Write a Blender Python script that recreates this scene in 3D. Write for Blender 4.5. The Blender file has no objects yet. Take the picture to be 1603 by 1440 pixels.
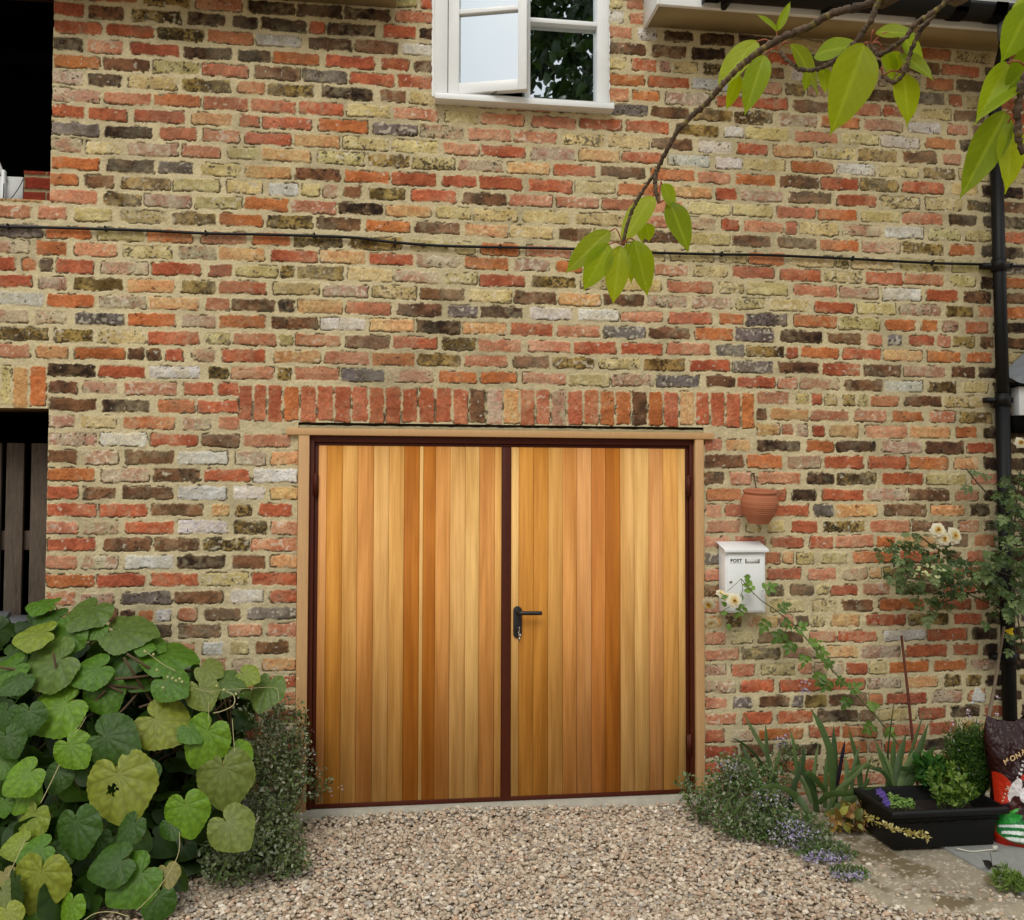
import bpy, math, random
import numpy as np
from mathutils import Vector, Matrix
random.seed(7); RNG = np.random.default_rng(11)
SC = bpy.context.scene; COL = SC.collection
R = math.radians
# ------------------------------------------------------------ camera
CX, CY, FPX = 801.5, 720., 1450.
_yaw, _pit, _rol, CD, CH = .134636804, .0361533654, .0027979848, 4.18890023, 1.4
_cy, _sy, _cp, _sp = np.cos(_yaw), np.sin(_yaw), np.cos(_pit), np.sin(_pit)
FW = np.array([_sy*_cp, _cy*_cp, _sp]); RT = np.array([_cy, -_sy, 0.]); UP = np.cross(RT, FW)
RT, UP = np.cos(_rol)*RT+np.sin(_rol)*UP, -np.sin(_rol)*RT+np.cos(_rol)*UP
CAM = np.array([0., -CD, CH])
cd_ = bpy.data.cameras.new('camera'); cam = bpy.data.objects.new('camera', cd_); COL.objects.link(cam)
cd_.sensor_fit = 'HORIZONTAL'; cd_.sensor_width = 36; cd_.lens = 36*FPX/1603; cd_.clip_start = .02; cd_.clip_end = 2000
m_ = Matrix.Identity(4)
for i in range(3):
    m_[i][0], m_[i][1], m_[i][2], m_[i][3] = RT[i], UP[i], -FW[i], CAM[i]
cam.matrix_world = m_
SC.camera = cam
def ray(px, py): return (px-CX)/FPX*RT-(py-CY)/FPX*UP+FW
def W(px, py, y=0.):            # point of the plane y = const seen at a photo pixel
    d = ray(px, py); return CAM+d*(y+CD)/d[1]
def G(px, py, z=0.):            # point of the plane z = const
    d = ray(px, py); return CAM+d*(z-CH)/d[2]
def PD(px, py, dist): return CAM+ray(px, py)*dist
# ------------------------------------------------------------ world, sun, exposure
SUN_EL, SUN_AZ = R(46), math.atan2(-.30, -.95)      # azimuth: direction TO the sun = (sin az, cos az)
world = bpy.data.worlds.new('World'); SC.world = world; world.use_nodes = True
nt = world.node_tree; nt.nodes.clear()
def nd(t, typ, **kw):
    n = t.nodes.new(typ)
    for k, v in kw.items(): setattr(n, k, v)
    return n
sky = nd(nt, 'ShaderNodeTexSky', sky_type='NISHITA', sun_disc=False)
sky.sun_elevation = SUN_EL; sky.sun_rotation = SUN_AZ; sky.dust_density = 3.; sky.air_density = 1.; sky.ozone_density = 1.
bg = nd(nt, 'ShaderNodeBackground'); bg.inputs[1].default_value = .12
wo = nd(nt, 'ShaderNodeOutputWorld')
tcw = nd(nt, 'ShaderNodeTexCoord'); nzw = nd(nt, 'ShaderNodeTexNoise'); nzw.inputs['Scale'].default_value = 2.2; nzw.inputs['Detail'].default_value = 6
crw = nd(nt, 'ShaderNodeValToRGB'); crw.color_ramp.elements[0].position = .3; crw.color_ramp.elements[1].position = .62
crw.color_ramp.elements[0].color = (.45, .45, .45, 1); crw.color_ramp.elements[1].color = (1, 1, 1, 1)
mxw = nd(nt, 'ShaderNodeMix', data_type='RGBA'); mxw.inputs['B'].default_value = (7.9, 8.0, 8.0, 1)
L = nt.links.new
L(tcw.outputs['Generated'], nzw.inputs['Vector']); L(nzw.outputs['Fac'], crw.inputs['Fac']); L(crw.outputs['Color'], mxw.inputs['Factor'])
sxw = nd(nt, 'ShaderNodeSeparateXYZ'); mrw = nd(nt, 'ShaderNodeMapRange'); mrw.inputs['To Min'].default_value = .62; mrw.inputs['To Max'].default_value = 1.75
vmw = nd(nt, 'ShaderNodeVectorMath', operation='SCALE'); vmw.inputs[0].default_value = (7.9, 8.0, 8.05)
L(tcw.outputs['Generated'], sxw.inputs[0]); L(sxw.outputs['Z'], mrw.inputs['Value']); L(mrw.outputs[0], vmw.inputs['Scale']); L(vmw.outputs[0], mxw.inputs['B'])   # overcast sky: brighter overhead
L(sky.outputs['Color'], mxw.inputs['A']); L(mxw.outputs['Result'], bg.inputs['Color']); L(bg.outputs[0], wo.inputs['Surface'])
sd = bpy.data.lights.new('sun', 'SUN'); sd.energy = 1.1; sd.angle = R(24); sd.color = (1, .95, .87)
sun = bpy.data.objects.new('sun', sd); COL.objects.link(sun)
sdir = Vector((math.sin(SUN_AZ)*math.cos(SUN_EL), math.cos(SUN_AZ)*math.cos(SUN_EL), math.sin(SUN_EL)))
sun.rotation_euler = sdir.to_track_quat('Z', 'Y').to_euler(); sun.location = (-6, -12, 14)
SC.view_settings.view_transform = 'Standard'; SC.view_settings.look = 'None'
SC.view_settings.exposure = .18; SC.view_settings.gamma = 1
# ------------------------------------------------------------ helpers
def lin(c):
    c = np.asarray(c, float)/255.
    return np.where(c <= .04045, c/12.92, ((c+.055)/1.055)**2.4)
def tag(o, label=None, cat=None, group=None, kind=None):
    if label: o['label'] = label
    if cat: o['category'] = cat
    if group: o['group'] = group
    if kind: o['kind'] = kind
    return o
def empty(name, loc, label, cat, group=None):
    o = bpy.data.objects.new(name, None); COL.objects.link(o); o.location = loc; o.empty_display_size = .05
    return tag(o, label, cat, group)
def wloc(o):
    v = np.zeros(3)
    while o is not None: v += np.array(o.location); o = o.parent
    return v
def mesh_np(name, V, FL, mat, parent=None, col=None, smooth=False, bevel=0, origin=None):
    """V (n,3) world coordinates, FL list of index arrays (k,m) or lists; col (n,3|4) linear."""
    V = np.asarray(V, float); me = bpy.data.meshes.new(name)
    flat, tot = [], []
    for F in FL:
        F = np.asarray(F)
        if F.size: flat.append(F.reshape(-1)); tot.append(np.full(len(F), F.shape[1]))
    flat = np.concatenate(flat).astype(np.int32); tot = np.concatenate(tot).astype(np.int32)
    base = wloc(parent) if parent is not None else np.zeros(3)
    o = bpy.data.objects.new(name, me); COL.objects.link(o)
    if parent is not None: o.parent = parent
    if origin is not None: o.location = Vector(np.asarray(origin, float)-base); base = np.asarray(origin, float)
    V = V-base
    me.vertices.add(len(V)); me.vertices.foreach_set('co', V.astype(np.float32).reshape(-1))
    me.loops.add(len(flat)); me.loops.foreach_set('vertex_index', flat)
    me.polygons.add(len(tot)); me.polygons.foreach_set('loop_start', np.r_[0, np.cumsum(tot)[:-1]].astype(np.int32))
    me.polygons.foreach_set('loop_total', tot)
    if smooth: me.polygons.foreach_set('use_smooth', np.ones(len(tot), bool))
    me.update(calc_edges=True)
    if col is not None:
        c = np.ones((len(V), 4), np.float32); c[:, :col.shape[1]] = col
        at = me.color_attributes.new('Col', 'FLOAT_COLOR', 'POINT'); at.data.foreach_set('color', c.reshape(-1))
    me.materials.append(mat)
    if bevel:
        b = o.modifiers.new('bevel', 'BEVEL'); b.width = bevel; b.segments = 2; b.limit_method = 'ANGLE'; b.harden_normals = False
    return o
class MB:
    def __init__(s): s.V, s.Q, s.C, s.n = [], {}, [], 0
    def add(s, V, F, c=(1, 1, 1, 1)):
        V = np.asarray(V, float); s.V.append(V)
        if isinstance(F, list) and np.ndim(F[0]) == 1: F = np.array(F)
        for f in (F if isinstance(F, list) else [F]):
            f = np.asarray(f)
            if f.size: s.Q.setdefault(f.shape[1], []).append(f+s.n)
        c = np.asarray(c, float)
        if c.ndim == 1: c = np.tile(c, (len(V), 1))
        if c.shape[1] == 3: c = np.c_[c, np.ones(len(c))]
        s.C.append(c); s.n += len(V); return s
    def box(s, a, b, c=(1, 1, 1, 1)):
        a, b = np.minimum(a, b), np.maximum(a, b)
        V = [[(a, b)[i][0], (a, b)[j][1], (a, b)[k][2]] for i in (0, 1) for j in (0, 1) for k in (0, 1)]
        return s.add(V, [[0, 1, 3, 2], [4, 6, 7, 5], [0, 4, 5, 1], [2, 3, 7, 6], [0, 2, 6, 4], [1, 5, 7, 3]], c)
    def prism(s, pts, vec, c=(1, 1, 1, 1)):      # convex polygon extruded by vec
        pts = np.asarray(pts, float); n = len(pts); V = np.r_[pts, pts+np.asarray(vec)]
        s.add(V, [np.array([[i, (i+1) % n, n+(i+1) % n, n+i] for i in range(n)]), np.array([list(range(n))[::-1]]), np.array([list(range(n, 2*n))])], c)
        return s
    def tube(s, P, r, seg=8, c=(1, 1, 1, 1), cap=True):
        P = np.asarray(P, float); n = len(P); r = np.broadcast_to(np.asarray(r, float), (n,))
        T = np.gradient(P, axis=0); T /= np.linalg.norm(T, axis=1)[:, None]+1e-12
        a = np.array([0, 0, 1.]) if abs(T[0][2]) < .9 else np.array([1., 0, 0]); N = np.cross(T[0], a); N /= np.linalg.norm(N)
        V = []; th = np.arange(seg)/seg*2*np.pi
        for i in range(n):
            N = N-T[i]*(N@T[i]); N /= np.linalg.norm(N); B = np.cross(T[i], N)
            V.append(P[i]+r[i]*(np.cos(th)[:, None]*N+np.sin(th)[:, None]*B))
        V = np.concatenate(V); i, j = np.meshgrid(np.arange(n-1), np.arange(seg), indexing='ij'); i, j = i.ravel(), j.ravel(); k = (j+1) % seg
        F = [np.c_[i*seg+j, i*seg+k, (i+1)*seg+k, (i+1)*seg+j]]
        if cap: F += [np.array([np.arange(seg)[::-1]]), np.array([np.arange(seg)+(n-1)*seg])]
        return s.add(V, F, c)
    def lathe(s, prof, c0, axis=(0, 0, 1), seg=48, c=(1, 1, 1, 1)):
        prof = np.asarray(prof, float); ax = np.asarray(axis, float); ax /= np.linalg.norm(ax)
        a = np.array([1., 0, 0]) if abs(ax[0]) < .9 else np.array([0, 1., 0]); N = np.cross(ax, a); N /= np.linalg.norm(N); B = np.cross(ax, N)
        th = np.arange(seg)/seg*2*np.pi; n = len(prof)
        V = (np.asarray(c0)+prof[:, 1][:, None, None]*ax+prof[:, 0][:, None, None]*(np.cos(th)[None, :, None]*N+np.sin(th)[None, :, None]*B)).reshape(-1, 3)
        i, j = np.meshgrid(np.arange(n-1), np.arange(seg), indexing='ij'); i, j = i.ravel(), j.ravel(); k = (j+1) % seg
        return s.add(V, [np.c_[i*seg+j, i*seg+k, (i+1)*seg+k, (i+1)*seg+j]], c)
    def build(s, name, mat, parent=None, smooth=False, bevel=0, col=False, origin=None):
        return mesh_np(name, np.concatenate(s.V), [np.concatenate(q) for q in s.Q.values()], mat, parent,
                       np.concatenate(s.C) if col else None, smooth, bevel, origin)
def smooth_path(P, n=8):
    P = np.asarray(P, float); out = []
    Q = np.r_[[2*P[0]-P[1]], P, [2*P[-1]-P[-2]]]
    for i in range(1, len(Q)-2):
        for t in np.arange(n)/n:
            out.append(.5*((2*Q[i])+(-Q[i-1]+Q[i+1])*t+(2*Q[i-1]-5*Q[i]+4*Q[i+1]-Q[i+2])*t*t+(-Q[i-1]+3*Q[i]-3*Q[i+1]+Q[i+2])*t**3))
    out.append(P[-1]); return np.array(out)
# value noise on arrays
def vn(X, Y, sc, seed):
    g = np.random.default_rng(seed); T = g.random((256, 256))
    x, y = X/sc, Y/sc; xi, yi = np.floor(x).astype(int), np.floor(y).astype(int); fx, fy = x-xi, y-yi
    fx, fy = fx*fx*(3-2*fx), fy*fy*(3-2*fy)
    a, b, c, d = T[xi & 255, yi & 255], T[(xi+1) & 255, yi & 255], T[xi & 255, (yi+1) & 255], T[(xi+1) & 255, (yi+1) & 255]
    return (a*(1-fx)+b*fx)*(1-fy)+(c*(1-fx)+d*fx)*fy
def fbm(X, Y, sc, seed, o=3):
    s = 0; w = 0
    for i in range(o): s = s+vn(X, Y, sc/2**i, seed+i*17)*.55**i; w += .55**i
    return s/w
def sstep(a, b, x): t = np.clip((x-a)/(b-a), 0, 1); return t*t*(3-2*t)
# ------------------------------------------------------------ materials
def mat(name, rgb=None, rough=.6, spec=.4, noise=None, bump=None, attr=False, metal=0, transl=0, coat=0, sat=0):
    """noise = (scale, amount, (sx,sy,sz)); bump = (scale, strength, dist)"""
    m = bpy.data.materials.new(name); m.use_nodes = True; t = m.node_tree; t.nodes.clear(); L = t.links.new
    out = nd(t, 'ShaderNodeOutputMaterial'); p = nd(t, 'ShaderNodeBsdfPrincipled')
    p.inputs['Roughness'].default_value = rough; p.inputs['Specular IOR Level'].default_value = spec; p.inputs['Metallic'].default_value = metal
    if coat: p.inputs['Coat Weight'].default_value = coat; p.inputs['Coat Roughness'].default_value = .15
    tc = nd(t, 'ShaderNodeTexCoord')
    if attr:
        a = nd(t, 'ShaderNodeAttribute', attribute_name='Col'); src = a.outputs['Color']
    else:
        a = nd(t, 'ShaderNodeRGB'); a.outputs[0].default_value = (*lin(rgb), 1); src = a.outputs[0]
    if noise:
        ns = noise if isinstance(noise, list) else [noise]
        for k, (sc, amt, st) in enumerate(ns):
            mp = nd(t, 'ShaderNodeMapping'); mp.inputs['Scale'].default_value = st; mp.inputs['Location'].default_value = (k*3.1, k*7.7, k*1.3)
            n = nd(t, 'ShaderNodeTexNoise'); n.inputs['Scale'].default_value = sc; n.inputs['Detail'].default_value = 5; n.inputs['Roughness'].default_value = .62
            r = nd(t, 'ShaderNodeMapRange'); r.inputs['From Min'].default_value = .28; r.inputs['From Max'].default_value = .72
            r.inputs['To Min'].default_value = 1-amt; r.inputs['To Max'].default_value = 1+amt
            x = nd(t, 'ShaderNodeVectorMath', operation='SCALE')
            L(tc.outputs['Object'], mp.inputs[0]); L(mp.outputs[0], n.inputs['Vector']); L(n.outputs['Fac'], r.inputs['Value'])
            L(src, x.inputs[0]); L(r.outputs[0], x.inputs['Scale']); src = x.outputs[0]
    L(src, p.inputs['Base Color'])
    if bump:
        bs = bump if isinstance(bump, list) else [bump]; prev = None
        for sc, st, di in bs:
            n = nd(t, 'ShaderNodeTexNoise'); n.inputs['Scale'].default_value = sc; n.inputs['Detail'].default_value = 6; n.inputs['Roughness'].default_value = .65
            b = nd(t, 'ShaderNodeBump'); b.inputs['Strength'].default_value = st; b.inputs['Distance'].default_value = di
            L(tc.outputs['Object'], n.inputs['Vector']); L(n.outputs['Fac'], b.inputs['Height'])
            if prev: L(prev, b.inputs['Normal'])
            prev = b.outputs[0]
        L(prev, p.inputs['Normal'])
    res = p.outputs[0]
    if transl:
        tr = nd(t, 'ShaderNodeBsdfTranslucent'); mx = nd(t, 'ShaderNodeMixShader'); mx.inputs[0].default_value = transl
        hs = nd(t, 'ShaderNodeHueSaturation'); hs.inputs['Saturation'].default_value = 1.15; hs.inputs['Value'].default_value = 1.5; hs.inputs['Hue'].default_value = .492
        L(src, hs.inputs['Color']); L(hs.outputs[0], tr.inputs['Color']); L(res, mx.inputs[1]); L(tr.outputs[0], mx.inputs[2]); res = mx.outputs[0]
    L(res, out.inputs['Surface']); return m
M = {}
M['wall'] = mat('old_brickwork', attr=True, rough=.92, spec=.15, noise=[(420, .30, (1, 1, 1)), (130, .20, (1, 1, 1))], bump=[(230, .5, .0016), (900, .3, .0006)])
M['white'] = mat('white_gloss_paint', (228, 231, 230), rough=.35, spec=.45, noise=(9, .035, (1, 1, 1)), bump=(60, .12, .001))
M['soffit'] = mat('cream_soffit_paint', (150, 132, 92), rough=.6, noise=(6, .07, (1, 1, 1)), bump=(40, .1, .001))
M['steel'] = mat('dark_brown_steel', (72, 28, 12), rough=.5, spec=.22, noise=(14, .12, (1, 1, 1)), bump=(160, .05, .0006))
M['trim'] = mat('cedar_trim', (190, 150, 102), rough=.6, noise=[(26, .10, (6, 6, .35)), (120, .06, (5, 5, .5))], bump=(120, .1, .0006))
M['black'] = mat('black_plastic', (12, 12, 12), rough=.5, spec=.3, noise=(20, .2, (1, 1, 1)), bump=(90, .06, .0006))
M['blackm'] = mat('black_iron_paint', (20, 19, 19), rough=.45, spec=.5, bump=(160, .1, .0006))
M['grey'] = mat('grey_plastic', (98, 101, 104), rough=.42, noise=(12, .12, (1, 1, 1)))
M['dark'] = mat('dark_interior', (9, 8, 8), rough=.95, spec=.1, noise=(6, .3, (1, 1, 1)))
M['zinc'] = mat('lead_sheet', (120, 124, 128), rough=.55, spec=.5, noise=[(7, .25, (1, 1, 1)), (40, .12, (1, 1, 1))], bump=[(14, .6, .012), (70, .3, .003)])
M['terra'] = mat('terracotta', (168, 106, 76), rough=.8, spec=.2, noise=[(22, .09, (1, 1, 1)), (160, .06, (1, 1, 1))], bump=(120, .15, .0008))
M['rust'] = mat('rusty_iron', (88, 44, 28), rough=.85, noise=(60, .35, (1, 1, 1)), bump=(120, .4, .001))
M['chrome'] = mat('nickel_key', (190, 186, 178), rough=.25, metal=1)
M['leaf'] = mat('leaf_green', attr=True, rough=.48, spec=.3, noise=[(24, .12, (1, 1, 1)), (120, .07, (1, 1, 1))], bump=(90, .12, .0008), transl=.18)
M['thinleaf'] = mat('young_cherry_leaf', attr=True, rough=.5, spec=.25, noise=[(18, .07, (1, 1, 1)), (90, .05, (1, 1, 1))], transl=.55)
M['petal'] = mat('rose_petal', attr=True, rough=.6, spec=.2, transl=.25)
M['stem'] = mat('green_stem', (88, 96, 52), rough=.65, noise=(40, .2, (1, 1, 1)))
M['stemc'] = mat('stem_tinted', attr=True, rough=.7, noise=(60, .15, (1, 1, 1)))
M['bark'] = mat('cherry_bark', attr=True, rough=.85, spec=.2, noise=[(45, .4, (1, 1, 1)), (240, .25, (1, 1, 1))], bump=[(120, .8, .003), (420, .5, .001)])
M['oldwood'] = mat('weathered_planks', (84, 74, 64), rough=.85, spec=.15, noise=[(14, .28, (9, 3, .7)), (70, .22, (8, 3, .6)), (2.5, .25, (1, 1, 1))], bump=(60, .35, .0015))
M['bag'] = mat('printed_bag_film', attr=True, rough=.34, spec=.28, bump=[(22, .45, .006), (70, .2, .002)])
M['soil'] = mat('potting_soil', (38, 28, 21), rough=.95, noise=(90, .4, (1, 1, 1)), bump=(140, 1, .006))
M['roof'] = mat('roof_tile', (150, 146, 140), rough=.85, noise=(12, .2, (1, 1, 1)), bump=(60, .4, .003))
M['stone'] = mat('gravel_pebbles', attr=True, rough=.78, spec=.25, noise=[(140, .13, (1, 1, 1)), (600, .08, (1, 1, 1))], bump=(380, .25, .0007))
M['ink'] = mat('black_print', (26, 27, 30), rough=.5)
M['weedflower'] = M['petal']

BR = """
@60 0 4 1600
1 45 140:170R 420B 740M 1050K 1300K 1540K
2 150 250:250R 575R 890M 1205O 1500W
3 265 360:170K 410P 740R 1055K 1365K 1600O
4 370 455:250O 550B 865Y 1170R 1500B
5 460 570:165C 410K 720Y 1045M 1350O 1560M
6 570 675:235C 560P 870O 1175R 1470R
7 665 785:170R 430R 760R 1080U 1335R 1540R
8 780 875:235G 565K 870R 1150P 1440R
9 890 980:165C 400Y 725C 1010P 1300Y 1540U
10 1010 1080:235O 580K 855G 1150Y 1440U
11 1120 1190:155O 375B 690M 985Y 1295Y 1540W
12 1225 1295:220P 525M 815C 1130Y 1430O
@400 0 4 1600
-1 -50 70:940Y 1100R
0 30 150:100K 400K 700K 1020P
1 130 240:290B 590K 915R 1110K
2 229 346:150W 470K 760B 1045W
3 335 450:65K 300U 595R 880R 1095B
4 445 560:150B 435G 730R 1030R
5 550 660:55O 285M 580K 870B 1060Y
6 662 762:120R 415R 705Y 1000P 1300Y 1530P
7 765 853:30R 250R 565O 875G 1170C 1465P
8 860 945:100R 385U 690Y 995Y 1295P 1540R
9 965 1045:30Y 230U 550Y 830M 1115Y 1410C
10 1075 1155:100U 390B 700O 990R 1280R 1530R
11 1178 1250:30Y 230W 460C 600B 830M 1120R 1440B
12 1280 1350:90O 360P 660K 955U 1245Y 1500Y
@800 0 4 1600
-2 -20 90:640Y 775R
-1 70 170:660W 780R 1000K 1300K
0 155 270:655P 850W 1050K 1300K 1550K
1 260 365:715B 990B 1230K 1480B
2 360 460:635Y 835R 1095Y 1290M 1560B
3 455 565:710O 990R 1260W 1570P
4 560 655:650P 840O 1110C 1390R 1590R
5 650 756:745G 985B 1265M 1520M
6 750 855:80P 280P 565R 850R 1170M 1400W 1590Y
7 853 938:155P 455Y 740Y 1005B 1280W 1510R
8 947 1041:50R 270C 555U 820R 1110W 1370W 1580Y
9 1050 1135:110U 400R 690B 1020O 1270P 1530O
10 1152 1237:40P 250R 530Y 790O 1130U 1350R 1560C
11 1255 1333:125P 415P 670R 930P 1255Y 1510Y
@1200 0 4 1600
1 375 495:100R 350K 600K 980B 1200R 1500K
2 468 590:75R 300W 550M 830C 1090O 1275K
3 562 673:15Y 180M 380C 720B 1015G 1190R 1290Y
4 655 755:70R 310B 610P 810R 1070Y 1270B 1530R
5 745 838:20M 200C 460O 730C 985W 1200P 1370B
6 845 935:80Y 320P 590Y 830W 1095O 1290K 1540B
7 940 1025:20R 170U 440Y 690M 955B 1165P 1330B
8 1038 1120:80M 295O 560W 830Y 1085M 1300Y 1550Y
9 1130 1205:30O 205B 460R 705M 970R 1245Y 1390K 1530K
10 1232 1305:60U 280B 560R 840Y 1110Y 1330M 1540B
@0 320 4 1600
13 42 100:70P 320P 595Y 900Y 1220M 1500O
14 172 222:130G 420O 760Y 1060O 1400P
15 268 315:70C 310O 610P 920Y 1240C 1510U
16 375 420:15R 180O 470R 785C 1095R 1400R 1595Y
17 480 525:90R 330C 620M 945U 1245M 1520R
18 592 628:125W 440O 770C 1080U 1380P 1580B
19 702 740:65C 315C 630G 950O 1245C 1515O
20 818 848:145M 460M 760Y 1075R 1390Y 1585P
21 920 955:70P 320U 630O 965B 1075R 1280C 1530R
22 1030 1060:450K 760R 1080W 1390M 1570P
23 1140 1165:370B 620C 940P 1255R 1465R
24 1240 1262:455B 790K 1105O 1385R
@400 320 4 1600
13 100 165:30U 215M 520B 830O 1140B 1445U
14 218 305:100O 380M 750M 1100Y 1300Y 1540O
15 310 385:35Y 245R 545U 850R 1145C 1445O
16 418 490:100W 405M 720Y 1010C 1290Y 1540R
17 525 585:40R 260Y 565C 870Y 1170B 1470Y
18 628 693:70B 190Y 405U 710R 1025B 1300G 1540K
19 733 785:30O 245B 545W 855U 1145K 1435U
20 845 893:110B 390P 705B 995R 1280M 1530P
21 945 992:60B 270U 575P 865O 1150M 1445P
22 1060 1100:110P 390P 670G 965C 1270O 1520O
@800 320 4 1600
12 62 145:30Y 215Y 550Y 910P 1180C 1380R 1580P
13 170 240:130Y 400B 650Y 950B 1250Y 1500B
14 298 350:40O 240P 530Y 830Y 1130Y 1400Y 1590O
15 385 440:130C 370O 600Y 780K 1010P 1255Y 1510R
16 493 530:50R 275M 540Y 800Y 1120R 1400Y 1580Y
17 590 630:155B 430U 710B 975C 1260C 1500Y
18 688 725:45K 250W 550W 820P 1120R 1395O 1580G
19 793 823:130R 420P 710G 990B 1280O 1510G
20 888 918:35O 240P 525R 820R 1105P 1390G 1585M
21 996 1016:130B 390M 680Y 960M 1245R 1510G
22 1098 1118:35R 215P 490Y 760C 1040G 1325B 1530R
@1200 320 4 1600
11 42 110:185R 445O 715Y 970P 1230K 1400K 1540K
12 142 205:80U 330Y 600C 860W 1115Y 1330Y 1550R
13 232 300:10C 190B 455O 720C 975M 1225O 1390K 1530K
14 340 410:100O 300Y 650Y 980Y 1300Y 1530G
15 432 490:20R 220R 480Y 740R 975P 1235Y 1390K 1535O
16 532 580:90Y 320P 580C 845W 1100R 1320B 1550B
17 625 680:140Y 425R 690Y 955C 1210M 1375P 1540O
18 727 770:80P 320O 575Y 840O 1020O 1150C 1325R 1545K
19 822 865:25Y 215K 480B 685P 800G 980R 1230M 1385B 1530B
20 918 960:85B 335O 600R 850U 1110O 1330O 1540Y
21 1012 1048:25P 205B 470R 720B 980C 1240B 1400K
22 1112 1150:0R 115M 330C 610B 855W 1100M 1310Y 1540K
23 1212 1245:40P 230Y 400Y 520M 740O 985B 1225Y 1540K
24 1318 1345:150U 390P 650P 875O 1110P 1310M
@70 640 4 1600
25 62 100:65C 335Y 650O 950C 1150P 1380P
26 172 188:180C 490W 810R 1105B 1395P
27 268 282:90B 345C 665B 985W 1295C 1520U
28 385 390:165O 505C 830B 1140R 1445W
29 500 500:90R 340B 650B 980W 1285W 1515U
30 610 605:170R 490R 820B 1110U 1240M 1440R
31 722 708:90P 350C 660R 980W 1300M 1520P
32 835 810:170R 520B 830B 1130M 1440P
33 952 912:90P 340C 665W 970K 1285B 1510U
34 1072 1022:160O 480R 815R 1130Y 1440R
35 1175 1135:80P 320C 645G 960B 1270W 1515R
36 1285 1240:80P 300Y 520B 740W 890P 1115B 1430G
@230 940 6 1500
37 268 235:-500P -200C 100K 500B 940P 1290P
38 410 395:-600Y -250R 100O 350P 620W 870Y 1170B
39 575 555:-500P -200B 150R 620P 900C 1300U
40 745 725:-550R -200P 150Y 500C 880O 1280R
41 900 870:-400O -50R 350C 700B 1000R 1310P
42 1060 1040:-550P -200R 150B 550R 920P 1320B
43 1220 1190:-400P -50R 350C 700Y 1000R 1350C
44 1370 1340:-550C -200R 150B 550R 920Y 1320P
@1090 640 4.235 1100
24 30 48:445P 620U 880R
25 160 150:240R 485U 700C 810R 970U
26 268 258:90P 270U 550K 830O 1050K
27 375 365:180B 450O 720C 980R
28 488 478:95B 290P 550P 835K 1050M
29 600 580:180O 400P 540R 715K 980R
30 710 685:120P 260R 610R 850G 1050U
31 808 788:180P 390Y 520Y 730R 980M
32 910 895:90P 350R 600R 845R 1050P
33 1012 1000:90G 330C 520R 710Y 930Y
34 1122 1095:90P 330R 580R 840P 1050C
35 1215 1195:90B 300P 520M 710B 980R
36 1325 1300:90P 350R 600Y 860Y 1060B
@1340 640 4.235 1100
24 42 58:100R 335R 580P 820M
25 142 162:25O 215P 480U 735O 890K 1050K
26 248 265:80B 310C 590B 825R 1060K
27 365 360:25R 210R 470O 730U 900K 1060K
28 475 455:85M 320R 595Y 860P 1060K
29 580 565:20R 205C 475B 740P 900K 1060K
30 685 665:90U 335B 600U 830K 1000B
31 790 765:25M 230P 500B 750P 900K 1060K
32 885 865:120P 400U 640B 860O 1050K
33 985 970:40Y 110O 430R 640B 800R 1020K
34 1095 1075:80C 260M 450R 600M 800R 1020K
35 1195 1185:20R 130P 400B 700R 900K
36 1305 1290:90B 300O 640R 830R 1020K
@1090 940 4.235 1100
37 158 130:110U 245M 400U 600P 800Y 990U
38 262 225:110P 300Y 560B 860P 1050R
39 365 338:150P 430M 700C 970U
40 468 435:120C 300R 560Y 820C 950C 1060R
41 572 560:150C 400R 690R 990R
42 682 655:115P 300G 530B 800M 1000B
43 788 760:150P 400R 665R 940K
44 898 870:100R 300C 560O 860R 1070O
45 1003 970:160R 400B 690K 1000O
46 1110 1075:130R 290W 650R 1000O
47 1205 1170:100U 300R 560P 850O
48 1300 1265:130B 400P 700R 950U
@1340 940 4.235 1100
37 128 118:40U 210R 470M 750R 950K
38 222 218:85R 330W 600R 860K 1050K
39 343 318:165C 460R 725R 900K 1050K
40 448 425:90R 350O 620O 850C 1050K
41 562 535:10R 180C 440U 650M 780M 950K
42 655 635:90R 325R 610C 800O 1000K
43 765 740:60Y 280Y 490R 740K 950R
44 862 848:80U 330R 565R 800U 1000B
45 968 955:100U 320R 530K 800R 1000K
46 1068 1050:120R 400U 680R 950B
47 1165 1150:120P 380R 650B 900R
"""
# ------------------------------------------------------------ brick wall
PITCH, Z0 = .075, 3.57716
def brick_samples():
    S = {}; tile = 0
    for ln in BR.strip().split('\n'):  # some K bricks under the eaves and by the downpipe hold shade as colour
        if ln[0] == '@': tile += 1; ox, oy, s, Wd = map(float, ln[1:].split()); continue
        h, b = ln.split(':'); c, y0, y1 = map(float, h.split())
        for t in b.split():
            x = float(t[:-1]); p = W(ox+x/s, oy+(y0+(y1-y0)*x/Wd)/s)
            L_ = S.setdefault(int(c), [])
            if all(abs(p[0]-q[0]) > (.05 if q[3] == tile else .158) for q in L_): L_.append((p[0], p[2], t[-1], tile))
    return S
XL, XR, ZB, ZT, ST = -3.0, 3.6, -.06, 3.73, .0035
OPEN = [(-9, -1.449, 2.655, 9), (-9, -1.437, -9, 1.757), (.212, 1.012, 3.20, 4.12), (-.388, 1.478, -9, 1.712)]   # x0,x1,z0,z1
SOLD = "386R 406R 430P 456O 483P 509R 537R 564P 590P 615R 642P 667R 695P 721R 747B 774M 801U 826R 850R 875M 900P 927B 950O 976O 1001B 1027O 1050R 1076U 1100P 1122R 1149R 1170O"
SOLDL = "-400R -374P -348O -322P -296R -270U -244R -218P -192O -166P -140R -114U -88P -60R -33P -6B 6Y 30U 59O"
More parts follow.
